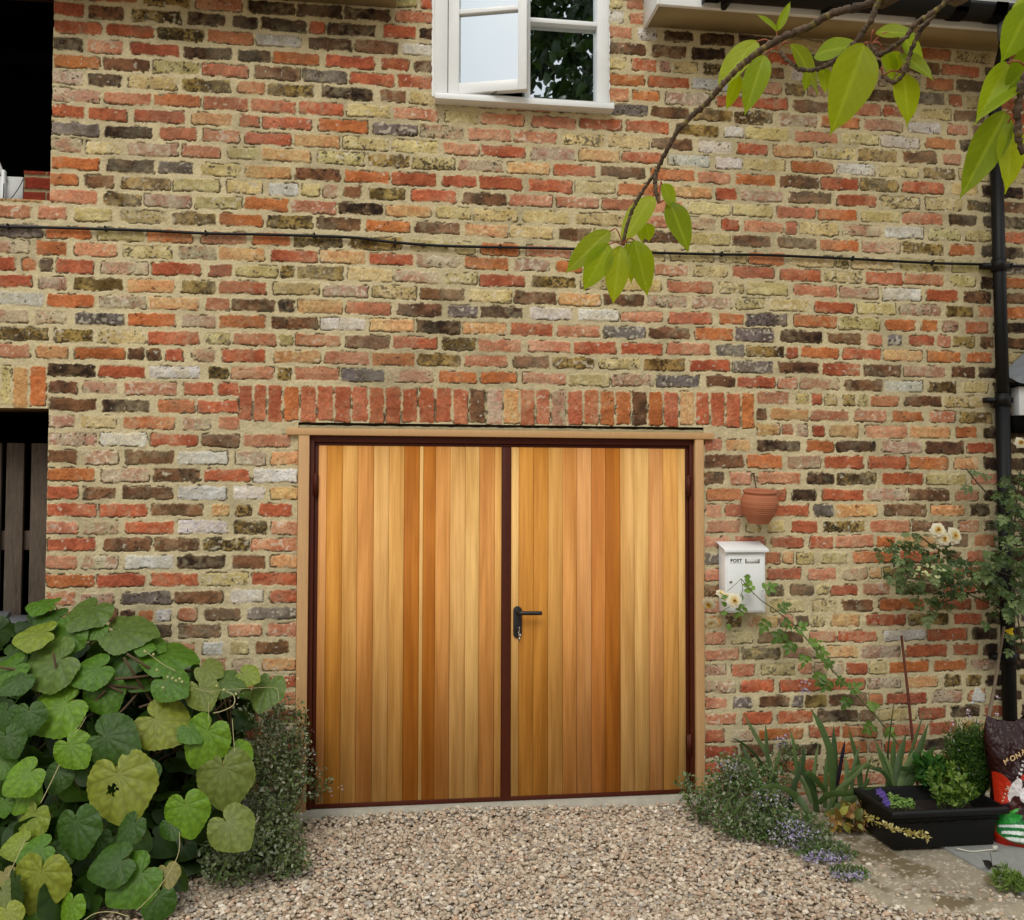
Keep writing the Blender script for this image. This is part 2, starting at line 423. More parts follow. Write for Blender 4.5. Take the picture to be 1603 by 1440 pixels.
def layout():
    B = []; S = brick_samples(); g = random.Random(5)
    zoneR = (W(378, 620)[0], W(1181, 620)[0], 1.700, 1.872); zoneL = (-9, -1.449, 1.757, 1.945)
    types = 'RRROOPPUUYYYYCCMMBBKWGR'
    for c in range(-10, 50):
        L_ = sorted(S.get(c, [])); zc = Z0-c*PITCH
        if L_: zc = .5*zc+.5*float(np.median([q[1] for q in L_])) if c < 37 else zc
        items = [(q[0], q[2]) for q in L_]
        if not items:
            off = (c % 2)*.1125+g.uniform(-.02, .02); items = [(XL+off+.225*k, g.choice(types)) for k in range(30)]
        else:
            x = items[0][0]-.225
            while x > XL-.2: items.insert(0, (x+g.uniform(-.006, .006), g.choice(types))); x -= .225
            x = items[-1][0]+.225
            while x < XR+.2: items.append((x+g.uniform(-.006, .006), g.choice(types))); x += .225
            k = 0
            while k < len(items)-1:
                d = items[k+1][0]-items[k][0]
                if d > .36:
                    n = max(1, round(d/.225)-1)
                    for j in range(n): items.insert(k+1+j, (items[k][0]+d*(j+1)/(n+1), g.choice(types)))
                    k += n
                k += 1
        xs = np.array([i[0] for i in items]); n = len(xs)
        gap = np.diff(xs); hw = np.full(n, .099)
        for i in range(1, n-1):
            t = gap[i-1]+gap[i]
            if t < .405: hw[i] = np.clip((t-.225)/2-.008, .028, .099)
        lo, hi = xs-hw, xs+hw; extra = []
        for i in range(n-1):
            rest = lo[i+1]-hi[i]-.017
            if rest > .062: extra.append(((hi[i]+lo[i+1])/2, (rest-.011)/2))
            elif rest > .016: e_ = (rest-.010)*.40; hi[i] += e_; lo[i+1] -= e_
        for i in range(n-1):
            ov = .013-(lo[i+1]-hi[i])
            if ov > 0 and lo[i+1]-hi[i] < .05: hi[i] -= ov/2; lo[i+1] += ov/2
        for x_, h_ in extra: items.append((x_, g.choice(types))); lo = np.append(lo, x_-h_); hi = np.append(hi, x_+h_)
        for i in range(len(items)):
            a, b = lo[i], hi[i]
            ty = items[i][1]
            hh = .0276+g.uniform(-.0022, .0016)
            z = zc+g.uniform(-.0015, .0015)
            # keep out of the openings and the soldier courses
            for (x0, x1, z0, z1) in OPEN:
                if z0-.02 < z < z1+.02:
                    if a < x0 < b and x0-a < b-x0+9 and (x0+x1)/2 > (a+b)/2: b = x0
                    elif a < x1 < b and (x0+x1)/2 < (a+b)/2: a = x1
            sk = False
            for (x0, x1, z0, z1) in (zoneR, zoneL):
                if z0-.028 < z < z1+.03:
                    if x0 <= a and b <= x1: sk = True
                    elif a < x0 < b and (a+b)/2 < (x0+x1)/2: b = x0-.012
                    elif a < x1 < b: a = x1+.012
                    elif x0 < (a+b)/2 < x1: sk = True
            if sk or b-a < .02 or b < XL or a > XR: continue
            B.append(((a+b)/2, z, (b-a)/2, hh, ty))
    for s_, (z0, z1) in ((SOLD, (1.716, 1.872)), (SOLDL, (1.762, 1.935))):
        P = [(W(float(t[:-1]), 630)[0], t[-1]) for t in s_.split()]
        for i, (x, ty) in enumerate(P):
            a = (P[i-1][0]+x)/2 if i else x-.037; b = (P[i+1][0]+x)/2 if i < len(P)-1 else x+.037
            B.append(((a+b)/2, (z0+z1)/2+g.uniform(-.004, .004), (b-a)/2-.0042, (z1-z0)/2+g.uniform(-.003, .003), {'R': 'QQQR'[i % 4], 'P': 'Q', 'M': 'C', 'B': 'Q' if i % 2 else 'B'}.get(ty, ty)))
    return B
PAL = {  # base, second colour, blotch amount, dark specks, pale specks
 'Q': ((186, 118, 84), (168, 94, 64), .8, .10, .26), 'R': ((180, 101, 68), (152, 80, 54), .7, .14, .22), 'O': ((188, 116, 68), (160, 92, 52), .6, .16, .20),
 'P': ((192, 140, 108), (174, 112, 82), .7, .12, .34), 'U': ((196, 146, 98), (196, 162, 112), .7, .16, .30),
 'Y': ((200, 185, 134), (168, 148, 92), .55, .28, .34), 'C': ((182, 166, 138), (166, 126, 102), .75, .22, .40),
 'W': ((208, 205, 196), (180, 170, 152), .5, .20, .4), 'K': ((48, 36, 28), (92, 70, 50), .7, .3, .16),
 'B': ((128, 90, 62), (84, 60, 42), .7, .24, .20), 'G': ((124, 114, 108), (94, 84, 76), .7, .26, .40),
 'M': ((164, 138, 80), (92, 72, 38), .8, .42, .32)}
def build_wall(parent):
    nx, nz = int((XR-XL)/ST)+1, int((ZT-ZB)/ST)+1
    xs, zs = XL+np.arange(nx)*ST, ZB+np.arange(nz)*ST
    X, Z = np.meshgrid(xs, zs, indexing='ij')
    wx = X+(fbm(X, Z, .05, 3)-.5)*.006+(fbm(X, Z, .010, 31, 2)-.5)*.0065
    wz = Z+(fbm(X, Z, .05, 4)-.5)*.006+(fbm(X, Z, .010, 32, 2)-.5)*.0065+(fbm(X, Z, .6, 5, 2)-.5)*.010
    sdf = np.full(X.shape, .05); H = np.zeros(X.shape); ID = np.zeros(X.shape, int)
    BOT = np.zeros(X.shape); base = np.zeros(X.shape+(3,)); sec = np.zeros(X.shape+(3,)); par = np.zeros(X.shape+(3,))
    g = np.random.default_rng(99)
    for k, (cx, cz, hw, hh, ty) in enumerate(layout()):
        i0, i1 = np.searchsorted(xs, [cx-hw-.02, cx+hw+.02]); j0, j1 = np.searchsorted(zs, [cz-hh-.02, cz+hh+.02])
        if i1 <= i0 or j1 <= j0: continue
        s = (slice(i0, i1), slice(j0, j1))
        r = g.random(12); rot = (r[0]-.5)*.022
        dx, dz = wx[s]-cx, wz[s]-cz
        dx, dz = dx+rot*dz, dz-rot*dx
        rad = min(.0035+.008*r[1], hw*.8, hh*.8)
        hwv = hw+(vn(Z[s], X[s], .022, k % 97)-.5)*.006*(.6+r[2]); hhv = hh+(vn(X[s], Z[s], .040, k % 89+100)-.5)*.007*(.4+r[3])+(vn(X[s], Z[s], .012, k % 83+200)-.5)*.004
        qx, qz = np.abs(dx)-hwv+rad, np.abs(dz)-hhv+rad
        d = np.hypot(np.maximum(qx, 0), np.maximum(qz, 0))+np.minimum(np.maximum(qx, qz), 0)-rad
        better = d < sdf[s]
        b_, s2, am, dk, pl = PAL[ty]
        jit = (1+(r[4]-.5)*.26)*np.array([1+(r[5]-.5)*.10, 1+(r[6]-.5)*.08, 1+(r[7]-.5)*.12])
        B1, B2 = lin(b_)*jit, lin(s2)*jit
        for arr, v in ((base, B1), (sec, B2), (par, (am, dk*(.5+r[8]), pl*(.4+1.2*r[9])))):
            a = arr[s]; a[better] = v
        hgt = (.0008+.0034*r[10])+(dx*(r[11]-.5)*.02)-np.clip(.0012*(r[8] > .8)*100*np.abs(dz), 0, .003)
        bo = BOT[s]; bo[better] = (dz/hh)[better]; h = H[s]; h[better] = hgt[better]; sdf[s] = np.minimum(sdf[s], d); a = ID[s]; a[better] = k+1
    m = sstep(.0012, -.0022, sdf)
    sx = ID*.731
    n1 = fbm(X+sx, Z, .055, 8); n2 = fbm(X+sx, Z+3, .018, 9); n3 = fbm(X, Z, .0085, 10, 2); n4 = fbm(X-sx, Z, .03, 12)
    rough = (n2-.5)*.0036+(n3-.5)*.0032+(n4-.5)*.003*(par[..., 0] > .5)
    edge = sstep(-.007, -.0005, sdf)                        # worn brick arrises
    mort = -.0002+(fbm(X, Z, .04, 20)-.5)*.005+(fbm(X, Z, .009, 21, 2)-.5)*.0025
    crack_shade = sstep(-.0016, .0004, sdf)*sstep(.0046, .0020, sdf)*sstep(.49, .58, fbm(X, Z+.004, .05, 22, 3)-.085*np.clip(BOT+.25, -1, 1))  # joint cracks, plus the shade under brick edges put into the colour
    pit = m*sstep(.71, .78, n3)*sstep(.5, .6, n4)
    y = -(m*(H+rough-edge*.0012)+(1-m)*mort)+crack_shade*.006+pit*.004
    # colour
    f1 = sstep(.5-.22, .5+.22, n1+(n2-.5)*.5)[..., None]*par[..., 0:1]*1.4
    col = base*(1-np.clip(f1, 0, 1))+sec*np.clip(f1, 0, 1)
    col = col*(1+(n2-.5)*.62)[..., None]*(1+(n3-.5)*.46)[..., None]
    dk = sstep(.0, .10, n3*.6+n4*.4-(.82-par[..., 1]*.72))[..., None]*.85
    col = col*(1-dk)+lin((46, 38, 30))*dk
    pl = sstep(.0, .09, n2*.55+vn(X+sx, Z, .011, 44)*.45-(.86-par[..., 2]*.55))[..., None]*.6
    col = col*(1-pl)+lin((206, 198, 176))*pl
    bm = np.maximum(sstep(.57, .70, fbm(X, Z, .02, 61))*edge*.75, .30*sstep(.45, .75, fbm(X, Z, .16, 62))*sstep(.3, .7, fbm(X, Z, .02, 63)))[..., None]      # mortar smears on the arrises
    mc = lin((192, 179, 142))*(1+(fbm(X, Z, .5, 50, 2)-.5)*.30+(fbm(X, Z, .03, 51)-.5)*.28+(n3-.5)*.14)[..., None]
    mc = mc*(1-.16*sstep(.55, .7, fbm(X, Z, .22, 54))[..., None])
    col = col*(1-bm)+mc*bm
    wash = (.15*sstep(.52, .72, fbm(X, Z, .34, 64)+.25*(n4-.5)))[..., None]; col = col*(1-wash)+lin((196, 184, 152))*wash
    soot = .20*sstep(.55, .72, fbm(X+3, Z, .5, 66)+.3*(n2-.5))[..., None]; col = col*(1-soot)
    col = col*m[..., None]+mc*(1-m[..., None])
    ck = (crack_shade*.88)[..., None]; col = col*(1-ck)+lin((40, 33, 24))*ck
    # white flaking paint patch by the foot of the downpipe
    p = W(1531, 1089); dd = np.hypot((X-p[0])/1.35, Z-p[2])+(fbm(X, Z, .03, 70)-.5)*.045
    fl = sstep(.0345, .0325, dd)[..., None]; col = col*(1-fl)+lin((196, 194, 186))*fl; y = y-fl[..., 0]*.004
    damp = sstep(.32, .0, Z+(fbm(X, Z, .3, 71)-.5)*.3)[..., None]              # dirt splashed up from the ground
    col = col*(1-.28*damp)
    V = np.stack([X, y, Z], -1).reshape(-1, 3)
    idx = np.arange(nx*nz).reshape(nx, nz)
    xc, zc = (X[:-1, :-1]+ST/2), (Z[:-1, :-1]+ST/2)
    keep = np.ones(xc.shape, bool)
    for (x0, x1, z0, z1) in OPEN: keep &= ~((xc > x0) & (xc < x1) & (zc > z0) & (zc < z1))
    F = np.stack([idx[:-1, :-1], idx[1:, :-1], idx[1:, 1:], idx[:-1, 1:]], -1)[keep]
    used = np.zeros(nx*nz, bool); used[F.reshape(-1)] = True; rm = np.cumsum(used)-1
    o = mesh_np('wall', V[used], [rm[F]], M['wall'], parent, np.clip(col.reshape(-1, 3), 0, 1)[used], smooth=True)
    # masonry behind the face (jambs, heads), same material
    mb = MB(); c = lin((128, 100, 74))
    T = .23; y0 = .008
    def bk(x0, x1, z0, z1): mb.box((x0, y0, z0), (x1, T, z1), c)
    bk(-1.437, -.388, ZB, 1.757); bk(-1.437, -1.449, 1.757, 4.2) if False else None
    bk(-1.449, .212, 1.757, 4.2); bk(.212, 1.012, 1.757, 3.2); bk(1.012, 4.4, 1.757, 4.2); bk(1.478, 4.4, ZB, 1.757)
    mb.box((-.388, .020, 1.684), (1.478, T, 1.757), lin((60, 48, 38))); bk(-3.4, -1.449, 1.757, 2.655); bk(.212, 1.012, 4.12, 4.2)  # strip over the door head coloured dark, its tone carries the shadow gap
    b = mb.build('inner_masonry', M['wall'], parent, col=True)
    return o
# ------------------------------------------------------------ the house
house = empty('brick_house', (.5, .1, 0), 'old house front of mixed red, buff and burnt reclaimed bricks with a timber garage door', 'house')
build_wall(house)
# --- soffits, fascias, gutter, roof
def eaves(x0, x1, end_left, gutter):
    zf = 3.605
    mb = MB(); mb.box((x0, -.200, zf), (x1, -.012, zf+.012), (1, 1, 1)); mb.build('soffit', M['soffit'], house)
    mb = MB(); mb.box((x0, -.222, zf-.004), (x1, -.200, zf+.17))
    if end_left: mb.box((x0-.016, -.222, zf-.004), (x0, -.006, zf+.17))
    mb.build('fascia', M['white'], house, bevel=.002)
    mb = MB()      # tiled roof slope, courses of overlapping tiles
    for k in range(14):
        ya, za = -.27+k*.14, zf+.185+k*.14*.9
        n = int((x1-x0)/.17)
        for i in range(n):
            xa = x0+(x1-x0)*i/n; xb = x0+(x1-x0)*(i+1)/n-.003
            mb.prism([(xa, ya, za), (xb, ya, za), (xb, ya+.19, za+.155), (xa, ya+.19, za+.155)], (0, -.008, .012))
    mb.build('roof', M['roof'], house)
eaves(-2.8, .027, False, False); eaves(1.206, 4.3, True, True)
# gutter (half round) with its downpipe, on the right hand eaves
gx0, gx1, gy, gz, gr = 1.40, 4.3, -.288, 3.662, .060
th = np.linspace(math.pi, 2*math.pi, 13); mb = MB()
prof = [(gy+gr*math.cos(t), gz+gr*math.sin(t)) for t in th]+[(gy+(gr-.004)*math.cos(t), gz+(gr-.004)*math.sin(t)) for t in th[::-1]]
for xa, xb, k in [(gx0, gx1, 1.)]:
    V = [(xa, a, b) for a, b in prof]+[(xb, a, b) for a, b in prof]; n = len(prof)
    mb.add(V, np.array([[i, (i+1) % n, n+(i+1) % n, n+i] for i in range(n)]))
for xj in (1.43, 2.79, 2.60, 3.7):
    pr = [(gy+(gr+.005)*math.cos(t), gz+(gr+.005)*math.sin(t)) for t in th]; V = [(xj-.03, a, b) for a, b in pr]+[(xj+.03, a, b) for a, b in pr]; n = len(pr)
    mb.add(V, np.array([[i, i+1, n+i+1, n+i] for i in range(n-1)]+[[i+1, i, n+i, n+i+1] for i in range(n-1)]))
mb.box((gx0-.004, gy-gr, gz-gr*.9), (gx0, gy+gr, gz))
for xj in (1.50, 1.98, 2.45, 3.3): mb.box((xj-.012, -.236, gz-.06), (xj+.012, -.223, gz+.01)); mb.box((xj-.010, gy-.01, gz-gr-.008), (xj+.010, -.223, gz-gr-.001))
mb.build('gutter', M['black'], house, smooth=False)
px = 2.957; mb = MB()
P = smooth_path([(2.85, -.285, 3.62), (2.85, -.285, 3.55), (2.87, -.25, 3.50), (2.94, -.07, 3.36), (px, -.052, 3.28), (px, -.052, 3.15)], 6)
mb.tube(P, .030, 16)
mb.tube([(px, -.052, 3.17), (px+.02, -.052, 1.55)], .0295, 20); mb.tube([(px+.012, -.052, 1.86), (px+.028, -.052, .02)], .0325, 20)
for z, xx in ((3.16, px), (1.86, px+.014), (2.52, px+.006), (.62, px+.024)):
    mb.tube([(xx, -.052, z-.03), (xx, -.052, z+.03)], .0350, 20)
    mb.box((xx-.075, -.05, z-.012), (xx+.06, -.008, z+.012))
dp = mb.build('downpipe', M['black'], house, smooth=False, bevel=0)
mb = MB(); mb.tube([(2.85, -.285, 3.615), (2.85, -.285, 3.52)], .0355, 20); mb.build('pipe_socket', M['grey'], dp)
# --- dormer gable over the window
mb = MB(); mb.prism([(.0, .0, 4.2), (1.22, .0, 4.2), (.61, .0, 4.75)], (0, .1, 0)); mb.build('dormer_gable', M['white'], house)
mb = MB(); mb.prism([(-.08, -.12, 4.16), (-.08, .9, 4.16), (.61, .9, 4.80), (.61, -.12, 4.80)], (0, 0, .03)); mb.prism([(1.30, -.12, 4.16), (1.30, .9, 4.16), (.61, .9, 4.80), (.61, -.12, 4.80)], (0, 0, .03)); mb.build('dormer_roof', M['roof'], house)
# --- window
glass = bpy.data.materials.new('window_glass'); glass.use_nodes = True; t = glass.node_tree; t.nodes.clear()
o_ = nd(t, 'ShaderNodeOutputMaterial'); gl = nd(t, 'ShaderNodeBsdfGlossy'); gl.inputs['Roughness'].default_value = .01; gl.inputs['Color'].default_value = (.88, .96, 1, 1)
tr = nd(t, 'ShaderNodeBsdfTransparent'); tr.inputs['Color'].default_value = (.62, .66, .66, 1); mx = nd(t, 'ShaderNodeMixShader')
fr = nd(t, 'ShaderNodeFresnel'); fr.inputs[0].default_value = 1.5; mr = nd(t, 'ShaderNodeMapRange'); mr.inputs['To Min'].default_value = .62; mr.inputs['To Max'].default_value = 1.0
bp = nd(t, 'ShaderNodeBump'); bp.inputs['Strength'].default_value = .03; bp.inputs['Distance'].default_value = .02; nn = nd(t, 'ShaderNodeTexNoise'); nn.inputs['Scale'].default_value = 4
t.links.new(fr.outputs[0], mr.inputs['Value']); t.links.new(mr.outputs[0], mx.inputs[0]); t.links.new(tr.outputs[0], mx.inputs[1]); t.links.new(gl.outputs[0], mx.inputs[2]); t.links.new(mx.outputs[0], o_.inputs[0])
M['glass'] = glass
wx0, wx1, wz0, wz1 = .213, 1.010, 3.205, 4.10
mb = MB()
yo, yi = -.020, .06
mb.box((wx0-.012, yo, wz0), (wx0+.050, yi, wz1)); mb.box((wx1-.048, yo, wz0), (wx1+.004, yi, wz1))
xm = W(822, 100)[0]; mb.box((xm-.006, yo+.003, wz0), (xm+.022, yi, wz1)); mb.box((wx0+.05, yo+.001, wz1-.05), (wx1-.048, yi, wz1))
# fixed right hand light: rails, glazing bar
mb.box((xm+.022, yo+.004, wz0), (wx1-.048, yi-.002, wz0+.022)); zb = W(880, 37)[2]
mb.box((xm+.022, yo+.006, zb-.011), (wx1-.048, yi-.02, zb+.011)); mb.box((xm+.022, yo+.006, zb+.42), (wx1-.048, yi-.02, zb+.442))
mb.box((wx0+.05, yo+.02, wz0), (xm-.006, yi, wz0+.012))
win = mb.build('window', M['white'], house, bevel=.002)
a, b = W(679, 163), W(958, 176)
mb = MB(); mb.box((a[0]+.003, -.066, 3.178), (b[0]-.005, .06, 3.205)); mb.prism([(a[0]+.003, -.066, 3.2052), (b[0]-.005, -.066, 3.2052), (b[0]-.005, .04, 3.212), (a[0]+.003, .04, 3.212)], (0, 0, .002)); mb.build('sill', M['white'], win, bevel=.002)
mb = MB(); mb.add([(xm+.018, .024, wz0+.018), (wx1-.044, .024, wz0+.018), (wx1-.044, .024, wz1-.048), (xm+.018, .024, wz1-.048)], [[0, 1, 2, 3]]); mb.build('pane', M['glass'], win)
# plaster line around the frame
mb = MB(); g = random.Random(3)
for xa in (wx0-.018, wx1+.004):
    n = 60; zs_ = np.linspace(3.21, 4.1, n); w_ = [.007+g.uniform(0, .006) for _ in zs_]
    V = []; 
    for z, w2 in zip(zs_, w_): V += [(xa+(.006 if xa < .5 else 0)-(w2 if xa < .5 else 0), -.008, z), (xa+(.006 if xa < .5 else 0)+(w2 if xa > .5 else .004), -.0085, z)]
    mb = MB(); mb.add(V, np.array([[2*i, 2*i+1, 2*i+3, 2*i+2] for i in range(n-1)])); mb.build('plaster_edge', M['white'], win)
# open casement, hinged on the left
hx, ang = wx0+.052, R(17); cw = xm+.004-hx; dirx = np.array([math.cos(ang), -math.sin(ang), 0]); nrm = np.array([-math.sin(ang), -math.cos(ang), 0])
hp = np.array([hx, yo-.004, 0.])
def cas(u0, u1, z0, z1, d0=0., d1=.038, mb=None):
    P = [hp+dirx*u0+nrm*-d0, hp+dirx*u1+nrm*-d0, hp+dirx*u1+nrm*-d1, hp+dirx*u0+nrm*-d1]
    P = [p+np.array([0, 0, z0]) for p in P]; mb.prism(P, (0, 0, z1-z0))
cz0, cz1 = wz0+.012, wz1-.055
mb = MB(); cas(0, .050, cz0, cz1, mb=mb); cas(cw-.040, cw, cz0, cz1, mb=mb); cas(.050, cw-.040, cz0, cz0+.050, .001, .037, mb=mb); cas(.050, cw-.040, cz1-.045, cz1, .001, .037, mb=mb)
zb2 = W(765, 18, -.06)[2]; cas(.050, cw-.040, zb2-.011, zb2+.011, .004, .03, mb=mb); cas(.050, cw-.040, zb2+.42, zb2+.442, .004, .03, mb=mb)
mb.build('casement', M['white'], win, bevel=.002)
mb = MB(); pa = [hp+dirx*u_-nrm*.020+np.array([0, 0, z_]) for u_, z_ in ((.045, cz0+.045), (cw-.035, cz0+.045), (cw-.035, cz1-.04), (.045, cz1-.04))]; mb.add(pa, [[0, 1, 2, 3]]); mb.build('casement_pane', M['glass'], win)
mb = MB(); q = hp+dirx*(cw*.62); mb.tube([(hx+.18, -.02, wz0+.014), (q[0], q[1], cz0-.003)], .004, 6); mb.tube([(hx+.30, -.03, wz0+.014), (hx+.22, -.045, wz0+.016)], .0035, 6); mb.build('window_stay', M['grey'], win)
# dark room behind the window
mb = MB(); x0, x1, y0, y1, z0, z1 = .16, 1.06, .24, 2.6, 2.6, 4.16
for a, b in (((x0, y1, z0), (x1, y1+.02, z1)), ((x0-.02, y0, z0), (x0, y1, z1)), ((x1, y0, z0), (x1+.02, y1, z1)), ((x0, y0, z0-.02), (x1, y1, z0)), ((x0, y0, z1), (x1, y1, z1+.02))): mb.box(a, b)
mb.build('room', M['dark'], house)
mb = MB(); n = 40; xs_ = np.linspace(0, 1, n); V = []
for z in (wz0+.02, wz1-.05):
    for u in xs_: V.append((.93+.045*u, .10+.012*math.sin(u*22), z))
mb.add(V, np.array([[i, i+1, n+i+1, n+i] for i in range(n-1)])); mb.build('curtain', mat('grey_curtain', (120, 128, 128), rough=.9, noise=(20, .15, (1, 1, 1))), house, smooth=True)
# --- open recess at upper left and passage at lower left
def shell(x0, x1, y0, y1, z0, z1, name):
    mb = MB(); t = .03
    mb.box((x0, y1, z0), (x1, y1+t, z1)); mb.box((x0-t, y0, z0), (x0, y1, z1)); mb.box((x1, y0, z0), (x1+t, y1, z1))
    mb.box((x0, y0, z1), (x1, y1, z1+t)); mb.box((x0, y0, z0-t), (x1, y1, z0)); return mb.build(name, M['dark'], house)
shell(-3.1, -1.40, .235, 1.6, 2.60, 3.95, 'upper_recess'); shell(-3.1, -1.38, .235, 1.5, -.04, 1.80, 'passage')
# dark timber door head of the recess
mb = MB(); mb.box((-2.7, -.012, 3.55), (-1.449, .05, 3.70)); mb.build('recess_lintel', mat('brown_beam', (70, 44, 26), rough=.8, noise=(30, .3, (.5, 4, 4))), house)
# bit of set-back brickwork and white boarding seen in the recess
def mini_bricks(x0, x1, y, z0, z1, parent, name, tone=(128, 52, 36), tone2=(110, 50, 36)):
    n1, n2 = int((x1-x0)/.004)+1, int((z1-z0)/.004)+1
    X, Z = np.meshgrid(np.linspace(x0, x1, n1), np.linspace(z0, z1, n2), indexing='ij')
    c = np.floor((Z-z0)/.065); fx = ((X-x0)/.19+c*.5) % 1; fz = ((Z-z0)/.065) % 1
    wob = (fbm(X, Z, .02, 5)-.5)*.10
    m = sstep(.02, .08, np.minimum(fx, 1-fx)*.19/.065+wob)*sstep(.07, .14, np.minimum(fz, 1-fz)+wob)
    hs_ = np.sin((np.floor((X-x0)/.19+c*.5)*12.9898+c*78.233))*43758.5453; hs_ = (hs_-np.floor(hs_))[..., None]
    bc = lin(tone)*(1-hs_*.5)+lin(tone2)*hs_*.5
    col = (bc*(1+(fbm(X, Z, .03, 6)-.5)*.8)[..., None])*m[..., None]+lin((140, 130, 98))*(1-m[..., None])
    y_ = y-m*.006-(fbm(X, Z, .01, 7)-.5)*.004
    i = np.arange(n1*n2).reshape(n1, n2); F = np.stack([i[:-1, :-1], i[1:, :-1], i[1:, 1:], i[:-1, 1:]], -1).reshape(-1, 4)
    mesh_np(name, np.stack([X, y_, Z], -1).reshape(-1, 3), [F], M['wall'], parent, col.reshape(-1, 3), smooth=True)
    mb = MB(); mb.box((x0, y+.004, z0), (x1, y+.10, z1), lin((110, 84, 62))); mb.build(name+'_core', M['wall'], parent, col=True)
p = W(37, 322, .17); q = W(95, 271, .17)
mini_bricks(p[0], q[0], .17, 2.62, q[2], house, 'recess_parapet')
mini_bricks(XR-.003, 4.4, -.001, -.05, 3.6, house, 'outer_wall', (170, 104, 74), (196, 186, 142)); mini_bricks(-3.4, XL+.003, -.001, -.05, 3.7, house, 'outer_wall', (170, 104, 74), (196, 186, 142))
p1 = W(-60, 322, .2); p2 = W(36, 278, .2)
mb = MB(); mb.box((p1[0]-.3, .20, 2.60), (p2[0], .215, p2[2])); p3 = W(6, 300, .17); mb.box((p3[0]-.012, .172, 2.60), (p3[0], .2, p2[2]+.02)); 
mb.prism([(p3[0]-.09, .185, p2[2]+.16), (p3[0]-.07, .185, p2[2]+.16), (p3[0]+.006, .185, p2[2]-.02), (p3[0]-.012, .185, p2[2]-.02)], (0, .012, 0)); wb = mb.build('white_boarding', M['white'], house)
mb = MB(); mb.tube(smooth_path([W(8, 321, .17), W(20, 308, .17), W(30, 294, .17), W(37, 280, .165)], 6), .0018, 6); mb.tube([W(5, 322, .165), W(6, 288, .165)], .002, 6); mb.build('flex', M['black'], house)
# --- garage door: brown steel frame is the part, leaves, trim and handle are its sub-parts
dz = .0; yd = .012           # door face plane
xl, xr = W(483, 900)[0], W(1087, 900)[0]; zt = W(780, 683)[2]-.002
xc0, xc1 = W(785.5, 900, yd)[0], W(799.5, 900, yd)[0]
xa0, xb1 = W(496, 900, yd)[0], W(1073.5, 900, yd)[0]; zt2 = W(780, 700, yd)[2]
mb = MB()
mb.box((xl, .004, .014), (xl+.020, .07, zt)); mb.box((xr-.020, .004, .014), (xr, .07, zt)); mb.box((xl+.020, .004, zt-.034), (xr-.020, .07, zt))
mb.box((xl+.0215, yd+.006, .020), (xa0+.004, .06, zt-.035)); mb.box((xb1-.004, yd+.006, .020), (xr-.0215, .06, zt-.035)); mb.box((xl+.0215, yd+.004, zt2-.002), (xr-.0215, .06, zt-.035))
mb.box((xc0, yd-.004, .018), (xc1, .06, zt2-.003)); mb.box((xc0+.019, yd-.0048, .02), (xc0+.021, yd, zt2-.004))
mb.box((xl+.020, yd-.002, .016), (xr-.020, .06, .034))
gd = mb.build('garage_door', M['steel'], house, bevel=.0015); tag(gd, 'double garage door of honey coloured cedar boards in a dark brown steel frame')
# cedar boards
pl = bpy.data.materials.new('cedar_boards'); pl.use_nodes = True; t = pl.node_tree; t.nodes.clear(); Lk = t.links.new
o_ = nd(t, 'ShaderNodeOutputMaterial'); p_ = nd(t, 'ShaderNodeBsdfPrincipled'); p_.inputs['Roughness'].default_value = .62; p_.inputs['Specular IOR Level'].default_value = .15
at = nd(t, 'ShaderNodeAttribute', attribute_name='Col'); tc = nd(t, 'ShaderNodeTexCoord')
cb = nd(t, 'ShaderNodeCombineXYZ'); ml = nd(t, 'ShaderNodeMath', operation='MULTIPLY'); ml.inputs[1].default_value = 37.; Lk(at.outputs['Alpha'], ml.inputs[0]); Lk(ml.outputs[0], cb.inputs[0]); Lk(ml.outputs[0], cb.inputs[2])
ad = nd(t, 'ShaderNodeVectorMath', operation='ADD'); Lk(tc.outputs['Object'], ad.inputs[0]); Lk(cb.outputs[0], ad.inputs[1])
src = at.outputs['Color']
def layer(sc, st, lo, hi, c0, c1, det=4, dist=0.):
    global src
    mp = nd(t, 'ShaderNodeMapping'); mp.inputs['Scale'].default_value = st; n = nd(t, 'ShaderNodeTexNoise'); n.inputs['Scale'].default_value = sc; n.inputs['Detail'].default_value = det; n.inputs['Distortion'].default_value = dist
    cr = nd(t, 'ShaderNodeValToRGB'); cr.color_ramp.elements[0].position = lo; cr.color_ramp.elements[1].position = hi; cr.color_ramp.elements[0].color = (*c0, 1); cr.color_ramp.elements[1].color = (*c1, 1)
    m = nd(t, 'ShaderNodeMix', data_type='RGBA', blend_type='MULTIPLY'); m.inputs['Factor'].default_value = 1
    Lk(ad.outputs[0], mp.inputs[0]); Lk(mp.outputs[0], n.inputs['Vector']); Lk(n.outputs['Fac'], cr.inputs['Fac']); Lk(src, m.inputs['A']); Lk(cr.outputs['Color'], m.inputs['B']); src = m.outputs['Result']; return n
layer(11, (1.5, 1, .10), .36, .62, (.86, .77, .62), (1.12, 1.11, 1.08), 2, .6)
layer(60, (1.6, 1, .045), .3, .7, (.88, .84, .77), (1.08, 1.08, 1.06), 4, .3)
ng = layer(260, (1.5, 1, .03), .3, .7, (.90, .87, .83), (1.06, 1.06, 1.06), 3)
layer(3.0, (1, 1, .45), .3, .7, (.95, .92, .88), (1.04, 1.04, 1.04), 3)
Lk(src, p_.inputs['Base Color']); bm = nd(t, 'ShaderNodeBump'); bm.inputs['Strength'].default_value = .12; bm.inputs['Distance'].default_value = .0006; Lk(ng.outputs['Fac'], bm.inputs['Height']); Lk(bm.outputs[0], p_.inputs['Normal']); Lk(p_.outputs[0], o_.inputs[0])
M['cedar'] = pl
